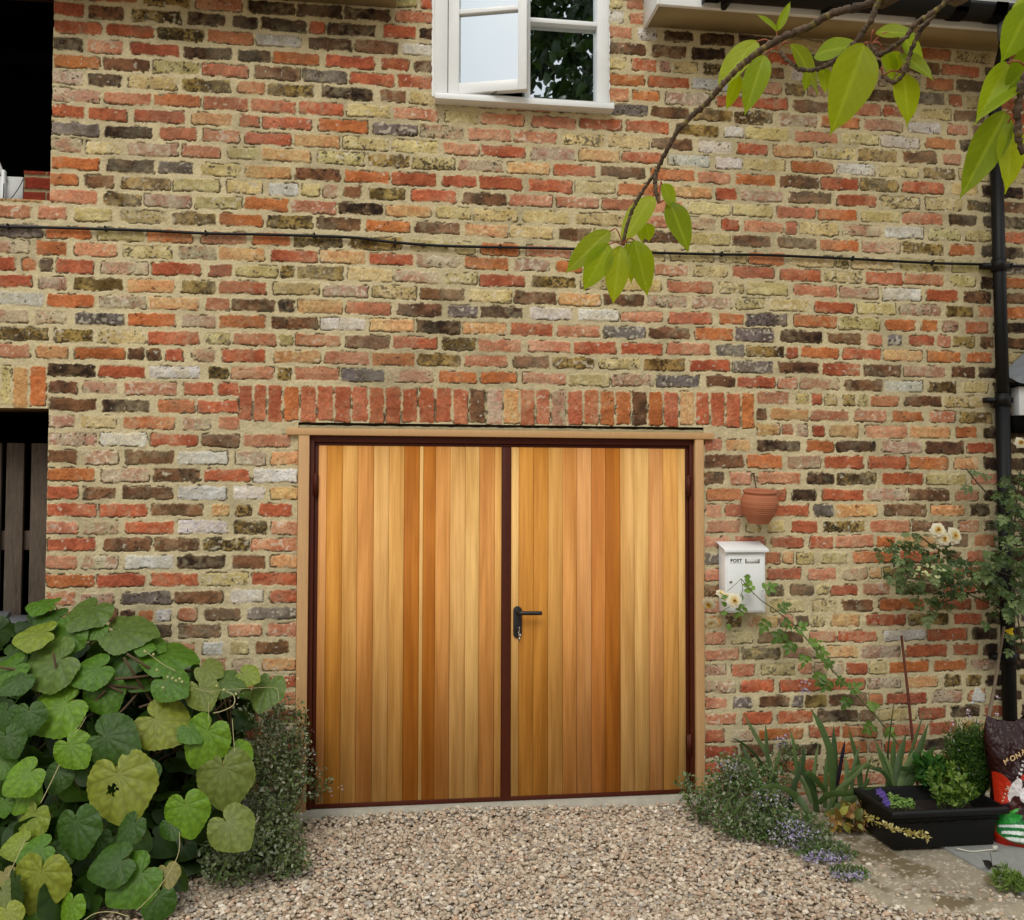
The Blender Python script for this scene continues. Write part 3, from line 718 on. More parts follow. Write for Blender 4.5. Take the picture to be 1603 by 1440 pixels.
TL = dict(a=(214, 162, 92), b=(202, 144, 66), c=(214, 166, 98), d=(208, 150, 86), e=(216, 172, 110), f=(182, 116, 44), g=(222, 182, 118), h=(214, 160, 104), i=(202, 136, 72))
def leaf_boards(edges, cols, name):
    mb = MB(); g = random.Random(hash(name) % 1000 if False else len(cols)*7+edges[0])
    xs_ = [W(e, 900, yd)[0] for e in edges]; z0, z1 = .0345, zt2-.002
    for i, cname in enumerate(cols):
        a, b = xs_[i]+.0005, xs_[i+1]-.0005; c = list(lin(TL[cname]))+[(i*.137+edges[0]*.0113) % 1]; v = .0014
        pr = [(a, yd+.004), (a, yd+v), (a+v, yd), (b-v, yd), (b, yd+v), (b, yd+.004)]
        V = [(x, y, z0) for x, y in pr]+[(x, y, z1) for x, y in pr]; n = 6
        mb.add(V, [np.array([[k, (k+1) % n, n+(k+1) % n, n+k] for k in range(n)]), np.array([[5, 4, 3, 2, 1, 0]]), np.array([[6, 7, 8, 9, 10, 11]])], c)
    mb.box((xs_[0], yd+.0042, z0), (xs_[-1], yd+.03, z1), list(lin((90, 56, 26)))+[.5])
    return mb.build(name, M['cedar'], gd, col=True)
leaf_boards([497, 510, 535, 559, 584, 608, 632, 656, 662, 681, 704, 728, 750, 774, 785], 'hbcdecfgfdegdc', 'door_leaf')
leaf_boards([800, 812, 835, 858, 881, 903, 926, 948, 971, 993, 1016, 1038, 1062, 1073], 'gbbcdhifeghag', 'door_leaf')
# timber surround (cedar)
mb = MB(); p = W(450, 669); q = W(1115, 683); ys = -.022
mb.box((p[0], ys, 1.654), (q[0], .03, 1.684)); mb.box((-.386, ys+.003, .0), (xl-.001, .03, 1.6535)); mb.box((xr+.001, ys+.003, .0), (1.470, .03, 1.6535))
mb.build('door_surround', M['trim'], gd, bevel=.0015)
mb = MB(); xs_ = np.linspace(-.387, 1.477, 90); V = []
for i, x in enumerate(xs_): V += [(x, .0035, 1.684), (x, .0030+.002*math.sin(i*.9), 1.697+.002*math.sin(i*2.3)), (x, .020, 1.7005+.002*math.sin(i*1.1))]
mb.add(V, np.array([[3*i+k, 3*i+3+k, 3*i+4+k, 3*i+1+k] for i in range(89) for k in (0, 1)])); mb.build('mortar_bed', mat('mortar', (150, 138, 104), rough=.95, noise=(60, .2, (1, 1, 1)), bump=(200, .8, .003)), gd)
# hinges
for zz in (1.44, .24):
    for xx in (xr-.026, xl+.026):
        mb = MB(); mb.tube([(xx, -.002, zz-.05), (xx, -.002, zz+.05)], .0065, 10); mb.box((xx-.012, .001, zz-.045), (xx+.012, .006, zz+.045)); mb.build('hinge', M['steel'], gd)
# handle
hc = W(810, 973, yd-.004); mb = MB(); w2, h2 = .0195, .072; pts = []
for t_ in np.linspace(0, math.pi, 13): pts.append((hc[0]+w2*math.cos(t_), yd-.008, hc[2]+h2-w2+w2*math.sin(t_)))
for t_ in np.linspace(math.pi, 2*math.pi, 13): pts.append((hc[0]+w2*math.cos(t_), yd-.008, hc[2]-h2+w2+w2*math.sin(t_)))
mb.prism(pts, (0, .008, 0)); lz = W(830, 959, -.04)[2]
mb.tube([(hc[0], yd-.008, lz), (hc[0], yd-.030, lz)], .010, 14)
mb.tube(smooth_path([(hc[0], yd-.028, lz), (hc[0]+.006, yd-.044, lz), (hc[0]+.02, yd-.050, lz), (hc[0]+.105, yd-.050, lz-.001)], 5), .0092, 14)
mb.tube([(hc[0]+.002, yd-.008, hc[2]-.028), (hc[0]+.002, yd-.013, hc[2]-.028)], .0085, 14)
mb.build('handle', M['blackm'], gd, smooth=False, bevel=.001)
# keys hanging in the lock
kz = hc[2]-.026; kx = hc[0]+.002
kr = empty('key_ring', (kx, yd-.016, kz), 'small silver key in the garage door lock with a second key dangling below', 'key')
mb = MB(); mb.lathe([(0, 0), (.0085, 0), (.0095, .001), (.0085, .0025), (0, .0025)], (kx, yd-.034, kz+.002), (1, .15, 0), 18); mb.box((kx-.0012, yd-.030, kz-.003), (kx+.0012, yd-.013, kz+.003)); mb.build('key', M['chrome'], kr)
mb = MB(); th = np.linspace(0, 2*math.pi, 20); mb.tube([(kx+.001+.002*math.sin(a), yd-.034+.007*math.cos(a), kz-.012+.012*math.sin(a)) for a in th], .0011, 6, cap=False); mb.build('ring', M['chrome'], kr)
mb = MB(); mb.lathe([(0, 0), (.0075, 0), (.0085, .001), (.0075, .002), (0, .002)], (kx+.003, yd-.036, kz-.030), (.6, .8, 0), 18); mb.box((kx+.001, yd-.037, kz-.058), (kx+.005, yd-.0355, kz-.036)); mb.build('key', M['chrome'], kr)
# --- white canopy head with lead flashing at the right edge
mb = MB(); mb.box((3.047, -.07, 1.785), (4.2, -.008, 1.925)); cp = mb.build('canopy', M['white'], house, bevel=.003)
mb = MB(); n1, n2 = 60, 24; V = []
for i in range(n1):
    for j in range(n2):
        u, v = i/(n1-1), j/(n2-1); x = 3.018+.9*u+(.03*(1-v)); top = 1.99+.14*min(1, u*6)
        z = 1.935+v*(top-1.935); V.append((x-.02*v, -.10+.085*v+.006*math.sin(9*u*6+4*v)+.004*math.sin(31*u+9*v), z-.0*u))
mb.add(V, np.array([[i*n2+j, (i+1)*n2+j, (i+1)*n2+j+1, i*n2+j+1] for i in range(n1-1) for j in range(n2-1)])); mb.build('lead_flashing', M['zinc'], cp, smooth=True)
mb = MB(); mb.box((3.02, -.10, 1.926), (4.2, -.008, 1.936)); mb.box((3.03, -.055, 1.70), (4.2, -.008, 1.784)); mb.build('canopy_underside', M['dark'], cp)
# ------------------------------------------------------------ ground
def grid(x0, x1, y0, y1, st, zf, name, mat_, colf=None, poly=None, **kw):
    n1, n2 = int((x1-x0)/st)+1, int((y1-y0)/st)+1
    X, Y = np.meshgrid(np.linspace(x0, x1, n1), np.linspace(y0, y1, n2), indexing='ij'); Zz = zf(X, Y)
    i = np.arange(n1*n2).reshape(n1, n2); F = np.stack([i[:-1, :-1], i[1:, :-1], i[1:, 1:], i[:-1, 1:]], -1).reshape(-1, 4)
    return mesh_np(name, np.stack([X, Y, Zz], -1).reshape(-1, 3), [F], mat_, None, colf(X, Y).reshape(-1, 3) if colf else None, smooth=True)
M['ground'] = mat('gravelly_earth', (150, 132, 108), rough=.95, noise=[(3, .15, (1, 1, 1)), (70, .45, (1, 1, 1))], bump=(90, 1, .01))
mb = MB(); mb.add([(-400, -400, -.034), (400, -400, -.034), (400, 400, -.034), (-400, 400, -.034)], [[0, 1, 2, 3]]); tag(mb.build('ground', M['ground']), 'earth and gravel ground running out from the house', kind='structure')
# concrete threshold of the garage door
mb = MB(); n = 60; V = []; g = random.Random(8)
for i in range(n):
    x = -.40+1.86*i/(n-1); w_ = .030+.006*math.sin(i*.8)+g.uniform(-.004, .004)
    V += [(x, .03, .0135), (x, -w_+.012, .012+g.uniform(-.001, .001)), (x, -w_, -.004), (x, -w_-.02, -.04)]
mb.add(V, np.array([[4*i+k, 4*i+4+k, 4*i+5+k, 4*i+1+k] for i in range(n-1) for k in range(3)])); tag(mb.build('concrete_threshold', mat('pale_concrete', (158, 153, 138), rough=.9, noise=[(20, .12, (1, 1, 1)), (160, .12, (1, 1, 1))], bump=(140, .7, .003)), smooth=True), 'pale concrete strip under the garage door', kind='structure')
# concrete apron and paving slab on the right
APR = [G(*p)[:2] for p in [(1255, 1262), (1270, 1330), (1325, 1372), (1365, 1402), (1440, 1418), (1530, 1424), (1640, 1430), (1700, 1400)]]+[np.array([3.9, -1.2]), np.array([3.9, -.02]), np.array([1.60, -.02])]
def inpoly(X, Y, P):
    r = np.zeros(np.shape(X), bool); n = len(P)
    for i in range(n):
        x1, y1 = P[i]; x2, y2 = P[(i+1) % n]
        c = ((y1 > Y) != (y2 > Y)) & (X < (x2-x1)*(Y-y1)/(y2-y1+1e-12)+x1); r ^= c
    return r
def polydist(X, Y, P):
    d = np.full(np.shape(X), 9.)
    for i in range(len(P)):
        a, b = np.array(P[i]), np.array(P[(i+1) % len(P)]); ab = b-a; t = np.clip(((X-a[0])*ab[0]+(Y-a[1])*ab[1])/(ab@ab), 0, 1)
        d = np.minimum(d, np.hypot(X-a[0]-t*ab[0], Y-a[1]-t*ab[1]))
    return np.where(inpoly(X, Y, P), d, -d)
def apz(X, Y):
    d = polydist(X, Y, APR)+(fbm(X, Y, .05, 81)-.5)*.05
    return -.05+.050*sstep(-.035, .01, d)+(fbm(X, Y, .12, 82)-.5)*.012+(fbm(X, Y, .012, 83)-.5)*.004
def apc(X, Y):
    c = lin((146, 136, 116))*(1+(fbm(X, Y, .25, 84)-.5)*.4+(fbm(X, Y, .02, 85)-.5)*.4)[..., None]
    ms = sstep(.56, .66, fbm(X, Y, .13, 86))[..., None]*.7; c = c*(1-ms)+lin((92, 76, 44))*ms
    sp = sstep(.74, .8, vn(X, Y, .009, 87))[..., None]*.7; return c*(1-sp)+lin((196, 188, 170))*sp
M['apron'] = mat('stained_concrete', attr=True, rough=.92, spec=.15, noise=(160, .12, (1, 1, 1)), bump=(180, .7, .002))
ap = grid(1.5, 3.9, -1.36, .0, .008, apz, 'path', M['apron'], apc); tag(ap, 'rough stained concrete apron with brown moss patches beside the gravel', kind='structure')
SL = [G(*p)[:2] for p in [(1480, 1330), (1576, 1386), (1603, 1404), (1760, 1400), (1800, 1330)]]
mb = MB(); P3 = [(x, y, .006) for x, y in SL]+[(SL[0][0]+1.2, -.35, .006), (SL[0][0]-.02, -.35, .006)]
mb.prism([(x, y, -.03) for x, y, _ in P3][::1], (0, 0, .040)); tag(mb.build('paving', mat('grey_paving_slab', (136, 136, 130), rough=.88, noise=[(6, .16, (1, 1, 1)), (60, .12, (1, 1, 1))], bump=(110, .5, .002)), bevel=.004), 'smooth grey paving slab under the planter and compost bag', kind='structure')
# gravel
def ico():
    bm = __import__('bmesh').new(); __import__('bmesh').ops.create_icosphere(bm, subdivisions=2, radius=1)
    V = np.array([v.co[:] for v in bm.verts]); F = np.array([[v.index for v in f.verts] for f in bm.faces]); bm.free(); return V, F
IV, IF = ico()
def pebbles(N, name, zone, smin=.0052, smax=.0100):
    g = np.random.default_rng(21); pos = zone(g, N); N = len(pos)
    s = g.uniform(smin, smax, (N, 1))*np.exp(g.normal(0, .22, (N, 1)))*np.stack([g.uniform(.8, 1.25, N), g.uniform(.65, 1., N), g.uniform(.42, .72, N)], 1)
    a = g.random(N)*6.283; b = g.normal(0, .30, N); c = g.normal(0, .30, N)
    ca, sa, cb_, sb, cc, sc_ = np.cos(a), np.sin(a), np.cos(b), np.sin(b), np.cos(c), np.sin(c); z = np.zeros(N); o = np.ones(N)
    Rz = np.stack([np.stack([ca, -sa, z], 1), np.stack([sa, ca, z], 1), np.stack([z, z, o], 1)], 1)
    Rx = np.stack([np.stack([o, z, z], 1), np.stack([z, cb_, -sb], 1), np.stack([z, sb, cb_], 1)], 1)
    Ry = np.stack([np.stack([cc, z, sc_], 1), np.stack([z, o, z], 1), np.stack([-sc_, z, cc], 1)], 1)
    Rm = Rz@Rx@Ry
    k = g.normal(0, 2.2, (N, 3)); ph = g.random((N, 1))*6
    bump_ = 1+.10*np.sin(IV@k.T+ph.T).T+.07*np.sin(2.3*(IV@k[:, ::-1].T)+2*ph.T).T
    V = (IV[None]*bump_[..., None])*s[:, None, :]
    V = np.einsum('nij,nvj->nvi', Rm, V)+pos[:, None, :]
    pal = lin(np.array([(190, 178, 158), (180, 166, 146), (202, 192, 174), (168, 150, 130), (168, 162, 152), (184, 162, 140), (150, 138, 120), (212, 206, 192), (172, 144, 122), (146, 142, 134)]))
    pr = np.array([.2, .19, .14, .12, .09, .09, .06, .06, .03, .02]); pr /= pr.sum()
    c = pal[g.choice(10, N, p=pr)]*g.uniform(.75, 1.15, (N, 1))*(1.0, .965, .92)
    F = (IF[None]+(np.arange(N)*len(IV))[:, None, None]).reshape(-1, 3)
    return mesh_np(name, V.reshape(-1, 3), [F], M['stone'], None, np.repeat(c, len(IV), 0), smooth=True)
def gz(g, N):
    x = g.uniform(-2.2, 2.5, N*2); y = g.uniform(-1.45, .0, N*2)
    d = polydist(x, y, APR); ok = (d < .02) | ((d < .16) & (g.random(len(x)) < .12)) | (g.random(len(x)) < .004)
    ok &= ~((y > -.006) & (x > -.42) & (x < 1.46) & (g.random(len(x)) < .93))
    far = (y < -1.25); ok &= ~((x < -.75) & (g.random(len(x)) < .6)); ok &= ~(far & (g.random(len(x)) < .35))
    x, y = x[ok][:N], y[ok][:N]; z = -.022+g.uniform(-.010, .008, len(x))+.006*np.sin(x*5+y*7)+.02*sstep(.02, .1, polydist(x, y, APR))+.016*sstep(-.14, -.02, y)*(1-.6*sstep(.7, 1.3, x))*(np.abs(x-.5) < .95)
    return np.c_[x, y, z]
NG = 47000
tag(pebbles(NG, 'gravel', gz), 'pinkish beige pea gravel of the drive in front of the garage door', 'gravel', kind='stuff')
# ------------------------------------------------------------ leaf templates: unit length along +Y, z = upper side
def heart_leaf(na, nr, quilt=1.):
    ph = np.linspace(-math.pi, math.pi, na, endpoint=False)+math.pi/na
    kx = np.radians([0, 18, 38, 60, 85, 110, 135, 155, 168, 180]); ky = [1.0, .86, .765, .715, .66, .60, .54, .46, .33, .05]
    r = np.interp(np.abs(ph), kx, ky)+.022*np.abs(np.sin(ph*17))*(np.abs(ph) < 2.6)+.010*np.sin(ph*5+1)
    t = np.linspace(0, 1, nr)**.9
    T_, P_ = np.meshgrid(t, ph, indexing='ij'); Rr = T_*r[None]
    X, Y = Rr*np.sin(P_), Rr*np.cos(P_)
    va = np.radians([0, 27, -27, 58, -58, 96, -96, 138, -138]); da = np.min(np.abs(P_[..., None]-va), -1)
    dist = da*Rr; al, la = Rr*np.cos(da), Rr*np.sin(da)
    q = sstep(0, .16, dist)
    sec = np.abs(np.sin((al-.75*la)*17))*sstep(.12, .4, T_)*sstep(0, .05, la)
    Z = quilt*(.012*q*sstep(0, .3, T_)+.014*sec)-.34*X**2-.22*np.clip(Y, 0, 1)**2+.045*np.sin(P_*3+1)*T_**2+.02*np.sin(P_*8)*T_**3
    vein = (1-sstep(.0, .016, dist))*(T_ > .02)*(1-.6*T_)
    V = np.stack([X, Y, Z], -1).reshape(-1, 3)
    i, j = np.meshgrid(np.arange(nr-1), np.arange(na), indexing='ij'); i, j = i.ravel(), j.ravel(); k = (j+1) % na
    F = np.c_[i*na+j, (i+1)*na+j, (i+1)*na+k, i*na+k]
    shade = (.86-.10*(1-q)+.26*sec+.25*sstep(.97, 1, T_)*.6).reshape(-1); return V, F, vein.reshape(-1), shade
def blade_leaf(nu, nv, wid=.28, serr=.0, fold=.25, droop=.25, acum=.12, veins=True):
    """oval leaf with a pointed tip"""
    u = np.linspace(0, 1, nu); w = wid*np.sin(np.pi*u**.80)**.85*(1-.12*u)
    w = np.where(u > 1-acum, w*np.interp(u, [1-acum, 1], [1, .15]), w); w[0] = .004; w[-1] = .002
    if serr: w = w*(1+serr*np.abs(np.sin(u*38)))
    v = np.linspace(-1, 1, nv); U, Vv = np.meshgrid(u, v, indexing='ij'); X = Vv*w[:, None]; Y = U+0*Vv
    sec = np.sin((U-1.5*np.abs(X))*44) if veins else 0*U
    Z = fold*np.abs(X)-droop*U**2+.004*sec*(np.abs(Vv) < .9)+.012*np.sin(U*9+Vv)
    vein = (np.abs(Vv) < .5/nv).astype(float)*.9
    V = np.stack([X, Y, Z], -1).reshape(-1, 3); i, j = np.meshgrid(np.arange(nu-1), np.arange(nv-1), indexing='ij'); i, j = i.ravel(), j.ravel()
    F = np.c_[i*nv+j, i*nv+j+1, (i+1)*nv+j+1, (i+1)*nv+j]
    return V, F, vein.reshape(-1), (1+.05*sec).reshape(-1)
HV = heart_leaf(120, 20); HV_LO = heart_leaf(36, 6)
CHL = blade_leaf(34, 13, .235, .035, .22, .22, .16); CHLb = blade_leaf(34, 13, .29, .04, .12, .30, .20)
ROS = blade_leaf(9, 5, .32, 0, .3, .2, .2, False); SML = blade_leaf(5, 3, .3, 0, .5, .2, .2, False); NAR = blade_leaf(5, 3, .11, 0, .3, .3, .2, False)
def unit(v): v = np.asarray(v, float); return v/(np.linalg.norm(v, axis=-1, keepdims=True)+1e-12)
def put(mb, tpl, p, tip, nrm, size, col, veinc=None, wide=1.):
    tip = unit(tip); nrm = unit(np.asarray(nrm)-tip*(np.asarray(nrm)@tip)); sd_ = np.cross(tip, nrm)
    V, F, vn_, sh = tpl; P = p+size*(V[:, :1]*wide*sd_+V[:, 1:2]*tip+V[:, 2:]*nrm)
    c = np.asarray(col)*sh[:, None]
    if veinc is not None: c = c*(1-vn_[:, None]*.65)+np.asarray(veinc)*vn_[:, None]*.65
    mb.add(P, F, c)
def many(mb, tpl, P, T, N_, S, C):
    """many small leaves at once"""
    V, F, vn_, sh = tpl; T = unit(T); N_ = unit(N_-T*np.sum(N_*T, 1, keepdims=True)); Sd = np.cross(T, N_); n = len(P)
    X = P[:, None]+S[:, None, None]*(V[None, :, :1]*Sd[:, None]+V[None, :, 1:2]*T[:, None]+V[None, :, 2:]*N_[:, None])
    mb.add(X.reshape(-1, 3), (F[None]+(np.arange(n)*len(V))[:, None, None]).reshape(-1, F.shape[1]), np.repeat(C, len(V), 0))
def rnd_unit(g, n): return unit(g.normal(0, 1, (n, 3)))
PXM = lambda d: FPX/d                                   # photo pixels per metre at distance d
# ------------------------------------------------------------ gate boards and bin in the passage
gt = empty('board_gate', (-1.7, .30, 0), 'weathered grey board gate standing in the dark passage left of the wall', 'gate')
mb = MB(); yg = .26
def bd(p0, p1, top=720, y=yg, t_=.022):
    a, b = W(p0, 900, y)[0], W(p1, 900, y)[0]; mb.box((a, y, .02), (b, y+t_, 1.62))
for a, b in [(6, 33.5), (45, 84), (-28, -2)]+[(-28-36*k, -2-36*k) for k in range(1, 13)]:
    bd(a, b)
mb.build('board', M['oldwood'], gt, bevel=.002)
mb = MB(); a = W(0, 830, yg+.04)[2]; b = W(0, 860, yg+.04)[2]; mb.box((-3.0, yg+.024, b), (-1.38, yg+.06, a)); mb.build('rail', M['oldwood'], gt, bevel=.002); mb = MB(); mb.box((-3.0, yg+.024, .2), (-1.38, yg+.06, .28)); mb.build('rail', M['oldwood'], gt, bevel=.002)
p = W(18, 985, -.05); bn = empty('plastic_bin', (p[0]-.15, .05, 0), 'dark grey plastic bin lid with moulded handle at the left edge behind the vine', 'bin')
mb = MB(); bx0, bx1, by0, by1, bz = p[0]-.42, W(34, 985, .0)[0], -.02, .235, W(20, 978, -.02)[2]
mb.box((bx0+.02, by0+.02, .0), (bx1-.03, by1-.01, bz-.02)); mb.build('bin_body', M['grey'], bn, bevel=.01)
mb = MB(); mb.box((bx0, by0, bz-.02), (bx1, by1, bz+.012)); mb.prism([(bx0+.03, by0+.06, bz+.012), (bx1-.09, by0+.06, bz+.012), (bx1-.12, by1-.03, bz+.035), (bx0+.03, by1-.03, bz+.035)], (0, 0, -.02))
mb.build('bin_lid', M['grey'], bn, bevel=.006)
mb = MB(); hp0 = np.array([bx1-.10, by0-.02, bz-.012]); mb.tube(smooth_path([hp0+(-.16, .03, .0), hp0+(-.16, -.03, -.006), hp0+(0, -.03, -.006), hp0+(.015, .01, .0), hp0+(.01, .04, .006)], 6), .0085, 10); mb.build('bin_handle', M['grey'], bn, smooth=True)
# ------------------------------------------------------------ cable along the wall
CB = [(-160, 349), (-60, 352.5), (0, 355.5), (80, 357), (165, 359.5), (240, 362), (322, 366), (400, 367.5), (492, 370), (560, 373), (607, 379), (692, 385.5), (800, 388), (887, 390), (960, 393), (1030, 396.5), (1130, 399), (1200, 400), (1335, 406), (1460, 412.5), (1550, 415), (1603, 418), (1700, 422), (1790, 424)]
P = smooth_path([W(x, y, -.016) for x, y in CB], 6)
cab = MB(); cab.tube(P, .0066, 8); o = empty('wall_cable', P[len(P)//2], 'black cable clipped along the brick wall from edge to edge above the garage door', 'cable')
cab.build('cable', M['black'], o, smooth=True)
for x in (10, 165, 322, 492, 625, 790, 985, 1130, 1335, 1460, 1580):
    i = np.argmin([abs(W(x, 390, -.016)[0]-q[0]) for q in P]); q = P[i]
    mb = MB(); mb.box((q[0]-.005, -.024, q[2]-.008), (q[0]+.005, -.004, q[2]+.010)); mb.tube([(q[0], -.026, q[2]+.010), (q[0], -.006, q[2]+.010)], .004, 8); mb.build('cable_clip', M['black'], o, bevel=.001)
# ------------------------------------------------------------ post box
pb = empty('post_box', (1.64, -.05, .86), 'white metal post box marked POST on the brick wall right of the garage door', 'post box')
a, b = W(1136, 862, -.10), W(1199, 956, -.10); bx0, bx1, bz0, bz1 = a[0]-.001, b[0], b[2]-.006, 1.145
mb = MB(); mb.prism([(bx0, -.010, bz0), (bx0, -.096, bz0), (bx0, -.096, bz1-.008), (bx0, -.010, bz1+.022)], (bx1-bx0, 0, 0)); mb.build('box_body', M['white'], pb, bevel=.003)
mb = MB(); mb.box((bx0+.009, -.1005, bz0+.008), (bx1-.009, -.0965, bz1-.016)); dr = mb.build('box_door', M['white'], pb, bevel=.0012)
mb = MB(); mb.prism([(bx0-.010, -.006, bz1+.036), (bx0-.010, -.116, bz1+.004), (bx0-.010, -.116, bz1-.009), (bx0-.010, -.1135, bz1-.009), (bx0-.010, -.1125, bz1-.001), (bx0-.010, -.006, bz1+.030)], (bx1-bx0+.020, 0, 0)); mb.build('box_lid', M['white'], pb, bevel=.001)
def text_mesh(name, s, size, o3, ex, ez, mat_, parent, depth=.0006, bold=0., fontspace=1.):
    cu = bpy.data.curves.new(name, 'FONT'); cu.body = s; cu.size = size; cu.extrude = depth; cu.offset = bold; cu.space_character = fontspace; cu.align_x = 'LEFT'
    ob = bpy.data.objects.new(name+'_src', cu); COL.objects.link(ob); dg = bpy.context.evaluated_depsgraph_get()
    me = bpy.data.meshes.new_from_object(ob.evaluated_get(dg)); bpy.data.objects.remove(ob)
    ex, ez = unit(ex), unit(ez); ny = np.cross(ex, ez)      # toward the viewer
    for v in me.vertices: c = np.array(v.co); v.co = Vector(np.asarray(o3)+ex*c[0]+ez*c[1]+ny*c[2]-wloc(parent))
    me.materials.clear(); me.materials.append(mat_); ob = bpy.data.objects.new(name, me); COL.objects.link(ob); ob.parent = parent; return ob
tp = W(1143.4, 879.3, -.1012); text_mesh('lettering', 'POST', .0215, (tp[0], -.1012, tp[2]), (1, 0, 0), (0, 0, 1), M['ink'], pb, bold=.0005, fontspace=1.12)
p0, p1 = W(1167.5, 874.5, -.101), W(1188, 880.5, -.101)
mb = MB(); mb.box((p0[0], -.1022, p1[2]), (p1[0], -.1006, p0[2])); npl = mb.build('name_plate', mat('card_insert', (205, 206, 202), rough=.5), pb)
mb = MB(); mb.box((p0[0]-.002, -.1034, p1[2]), (p0[0]+.0012, -.1006, p0[2]+.001)); mb.build('plate_holder', M['ink'], npl); mb = MB(); mb.box((p1[0]-.0012, -.1034, p1[2]), (p1[0]+.002, -.1006, p0[2]+.001)); mb.build('plate_holder', M['ink'], npl)
mb = MB(); mb.box((tp[0], -.1013, tp[2]-.0050), (tp[0]+.055, -.1008, tp[2]-.0042), ); mb.build('slot_line', M['grey'], npl)
lk = W(1143.5, 909.5, -.101); mb = MB(); mb.lathe([(0, .006), (.0058, .006), (.0068, .004), (.0068, 0)], (lk[0], -.1005, lk[2]), (0, -1, 0), 20); lo = mb.build('lock', M['chrome'], pb, smooth=True)
mb = MB(); mb.box((lk[0]-.0009, -.1071, lk[2]-.003), (lk[0]+.0009, -.1066, lk[2]+.003)); mb.build('keyhole', M['ink'], lo)
# ------------------------------------------------------------ terracotta pot hung on the wall
pc = W(1188, 818, -.098); pt = empty('terracotta_pot', (pc[0], -.098, pc[2]), 'small ribbed terracotta pot hung by a wire on the bricks above the post box', 'flower pot')
prof = [(0, 0), (.044, 0), (.048, .003)]
hs = np.linspace(.003, .128, 70)
for h in hs:
    r = np.interp(h, [0, .02, .045, .075, .095, .118, .128], [.046, .058, .073, .084, .0850, .078, .0715]); rib = .0013*max(0, math.sin(h*2*math.pi/.0088)) if .035 < h < .122 else 0
    prof.append((r+rib, h))
prof += [(.0715, .130), (.0755, .1325), (.0770, .137), (.0760, .142), (.072, .144), (.068, .142), (.066, .13), (.07, .09), (.05, .012), (0, .010)]
ax = unit((0, -.13, 1)); prof = [(r_, h_*1.07) for r_, h_ in prof]; mb = MB(); mb.lathe(prof, (pc[0], -.094, pc[2]), ax, 64); mb.build('pot', M['terra'], pt, smooth=True)
mb = MB(); wh = W(1180, 741, -.01); mb.tube(smooth_path([wh, W(1182, 752, -.022), W(1184, 766, -.035)], 4), .0028, 6); mb.tube([(wh[0]-.004, -.03, wh[2]+.002), (wh[0]-.004, .0, wh[2]+.002)], .003, 6)
mb.tube([W(1178, 744, -.02), W(1190, 748, -.015)], .0018, 5); mb.build('hook_wire', M['rust'], pt)
# ------------------------------------------------------------ rusty stake
a, b = W(1411, 994, -.05), W(1431, 1180, -.12); st = MB(); st.tube([b+(b-a)*.25, b, (a+b)/2+(.002, 0, 0), a], [.0068, .0068, .0064, .0060], 10)
tag(st.build('garden_stake', M['rust'], smooth=True, origin=b), 'thin rusty iron stake leaning on the wall behind the black planter', 'stake')
# ------------------------------------------------------------ planter trough
bl = [G(1367, 1312), G(1398, 1334), G(1558, 1327)]
yf, x0b, x1b = -.742, bl[1][0], bl[2][0]; rim = W(1398, 1270, -.775); x0t, x1t, zt_ = rim[0], W(1577, 1262, -.775)[0], rim[2]
trg = empty('planter_trough', ((x0b+x1b)/2, -.62, 0), 'long black plastic planter trough with rolled rim standing on the paving', 'planter')
yb_t = -.775+.30; yb_b = yf+.22
def quadloop(x0, x1, y0, y1, z): return [(x0, y0, z), (x1, y0, z), (x1, y1, z), (x0, y1, z)]
loops = [quadloop(x0b, x1b, yf, yb_b, .012), quadloop(x0b-.012, x1b+.008, yf-.008, yb_b+.02, zt_-.045), quadloop(x0t+.004, x1t-.004, -.770, yb_t-.004, zt_-.030), quadloop(x0t-.006, x1t+.006, -.782, yb_t+.006, zt_-.026),
         quadloop(x0t-.006, x1t+.006, -.782, yb_t+.006, zt_-.006), quadloop(x0t, x1t, -.776, yb_t, zt_), quadloop(x0t+.010, x1t-.010, -.766, yb_t-.010, zt_), quadloop(x0t+.014, x1t-.014, -.762, yb_t-.014, zt_-.008), quadloop(x0b+.01, x1b-.01, yf+.01, yb_b-.01, .03)]
V = np.array(loops).reshape(-1, 3); F = [[4*i+k, 4*i+(k+1) % 4, 4*i+4+(k+1) % 4, 4*i+4+k] for i in range(8) for k in range(4)]+[[3, 2, 1, 0], [32, 33, 34, 35]]
mb = MB(); mb.add(V, np.array(F)); mb.build('trough', M['black'], trg, bevel=.003)
mb = MB(); n = 24; gx = np.linspace(x0t+.012, x1t-.012, n); gy_ = np.linspace(-.755, yb_t-.014, 12); g = np.random.default_rng(2)
V = [(x, y, zt_-.055+g.uniform(-.006, .006)) for x in gx for y in gy_]; mb.add(V, np.array([[i*12+j, (i+1)*12+j, (i+1)*12+j+1, i*12+j+1] for i in range(n-1) for j in range(11)])); mb.build('soil', M['soil'], trg, smooth=True)
